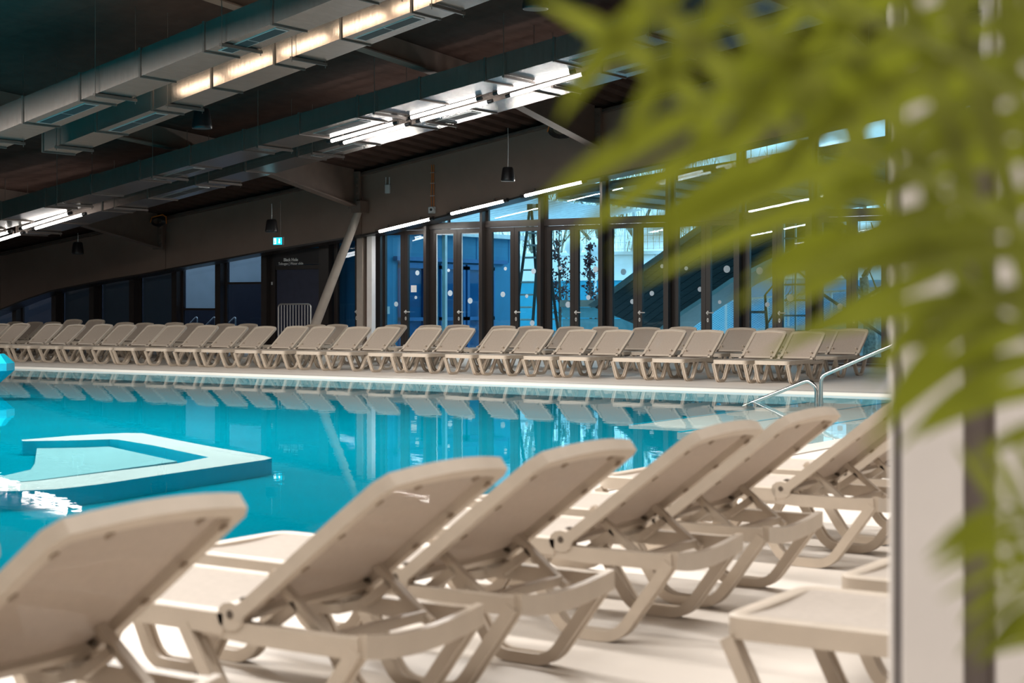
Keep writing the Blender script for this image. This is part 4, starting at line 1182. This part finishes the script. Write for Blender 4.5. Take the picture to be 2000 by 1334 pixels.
# ------------------------------------------------------------------ palm in front of everything
pb = at_d(2500, 595, 1.35)
palm = empty('areca_palm', (pb.x, pb.y, 0)); tag(palm, 'yellow green feathery palm overhanging the right side, out of focus', 'palm')
MB().lathe([(0.13, 0), (0.16, 0.02), (0.20, 0.32), (0.215, 0.36), (0.195, 0.36), (0.18, 0.30)], 24).build('pot', 'terracotta', palm, smooth=True)
MB().lathe([(0.001, 0.301), (0.18, 0.30)], 20).build('soil', 'soil', palm)
prnd = random.Random(3)
def bez(ps, t):
    while len(ps) > 1:
        ps = [a.lerp(b_, t) for a, b_ in zip(ps, ps[1:])]
    return ps[0]
nleaf = [0]
def frond(ctrl, n, t0, ln, droop, wid, sides=(-1, 1), fwd=0.55, ltw=None):
    cp = [at_d(*c) for c in ctrl]
    root = Vector((pb.x + prnd.uniform(-0.05, 0.05), pb.y + prnd.uniform(-0.05, 0.05), 0.3))
    pts = [bez(cp, k / 16) for k in range(17)]
    stem = [root.lerp(pts[0], u) + Vector((0, 0, 0.1 * math.sin(math.pi * u))) for u in (0, 0.3, 0.6, 0.85)] + pts
    rs = [0.009] * 4 + [0.006 - 0.0045 * k / 16 for k in range(17)]
    st = rel(MB().tube(stem, rs, 8).build('frond_stem', 'palm_stem', palm, smooth=True), palm)
    view = (sum(pts, Vector()) / len(pts) - Vector((0, 0, HC))).normalized()
    for k in range(n):
        t = t0 + (1 - t0) * (k + 0.5) / n
        p = bez(cp, t); tan = (bez(cp, min(1, t + 0.02)) - bez(cp, t - 0.02)).normalized()
        lat = tan.cross(view).normalized()
        for s in sides:
            L = ln * (0.55 + 0.75 * math.sin(math.pi * (0.18 + 0.72 * (t - t0) / (1 - t0)))) * prnd.uniform(0.85, 1.12)
            d = (tan * fwd * prnd.uniform(0.7, 1.3) + lat * s * 0.9 + view * prnd.uniform(-0.35, 0.35)).normalized()
            q = p.copy(); m = 7; cl = []
            for j in range(m + 1):
                cl.append(q.copy()); d = (d + Vector((0, 0, -droop / m))).normalized(); q += d * L / m
            b = MB(); vs = []
            for j, c in enumerate(cl):
                u = j / m; wv = wid * (0.35 + 0.9 * math.sin(math.pi * min(1, 0.12 + 0.8 * u)) ** 0.8) * (1 - u ** 4) + 0.0006
                tn = (cl[min(j + 1, m)] - cl[max(j - 1, 0)]).normalized(); sd = tn.cross(view + Vector((0, 0, 0.25))).normalized(); nn = sd.cross(tn)
                vs += [c - sd * wv / 2 + nn * wv * 0.15, c, c + sd * wv / 2 + nn * wv * 0.15]
            fs = []
            for j in range(m):
                fs += [(3 * j, 3 * j + 1, 3 * j + 4, 3 * j + 3), (3 * j + 1, 3 * j + 2, 3 * j + 5, 3 * j + 4)]
            b.add(vs, fs); me = bpy.data.meshes.new('leaflet'); me.from_pydata(b.v, [], b.f); me.shade_smooth()
            link('leaflet', me, 'palm_leaf', st); nleaf[0] += 1
# control points: pixel x, pixel y, depth
frond([(2230, 640, 1.25), (2000, 400, 1.22), (1720, 280, 1.18), (1320, 200, 1.14)], 9, 0.08, 0.165, 0.36, 0.016, fwd=1.35)
frond([(2160, 360, 1.22), (1950, 80, 1.18), (1660, -10, 1.15), (1270, -40, 1.12)], 8, 0.10, 0.150, 0.85, 0.017, fwd=1.15)
frond([(2200, 800, 1.34), (2020, 600, 1.32), (1840, 500, 1.28), (1600, 425, 1.24)], 6, 0.10, 0.120, 0.25, 0.015, fwd=1.2)
frond([(2220, 940, 1.36), (2100, 720, 1.34), (1990, 620, 1.32), (1850, 560, 1.30)], 6, 0.10, 0.125, 0.8, 0.015, fwd=0.9)
frond([(2250, 520, 1.30), (2100, 220, 1.28), (2000, 60, 1.26), (1820, -60, 1.24)], 8, 0.10, 0.140, 0.9, 0.016, fwd=0.9)
frond([(2300, 1280, 1.30), (2180, 1100, 1.30), (2060, 1010, 1.28), (1930, 985, 1.26)], 6, 0.25, 0.085, 0.35, 0.009, fwd=1.2)
frond([(2320, 1400, 1.36), (2200, 1250, 1.36), (2080, 1160, 1.36), (1960, 1130, 1.34)], 8, 0.20, 0.075, 0.45, 0.009, fwd=1.0)
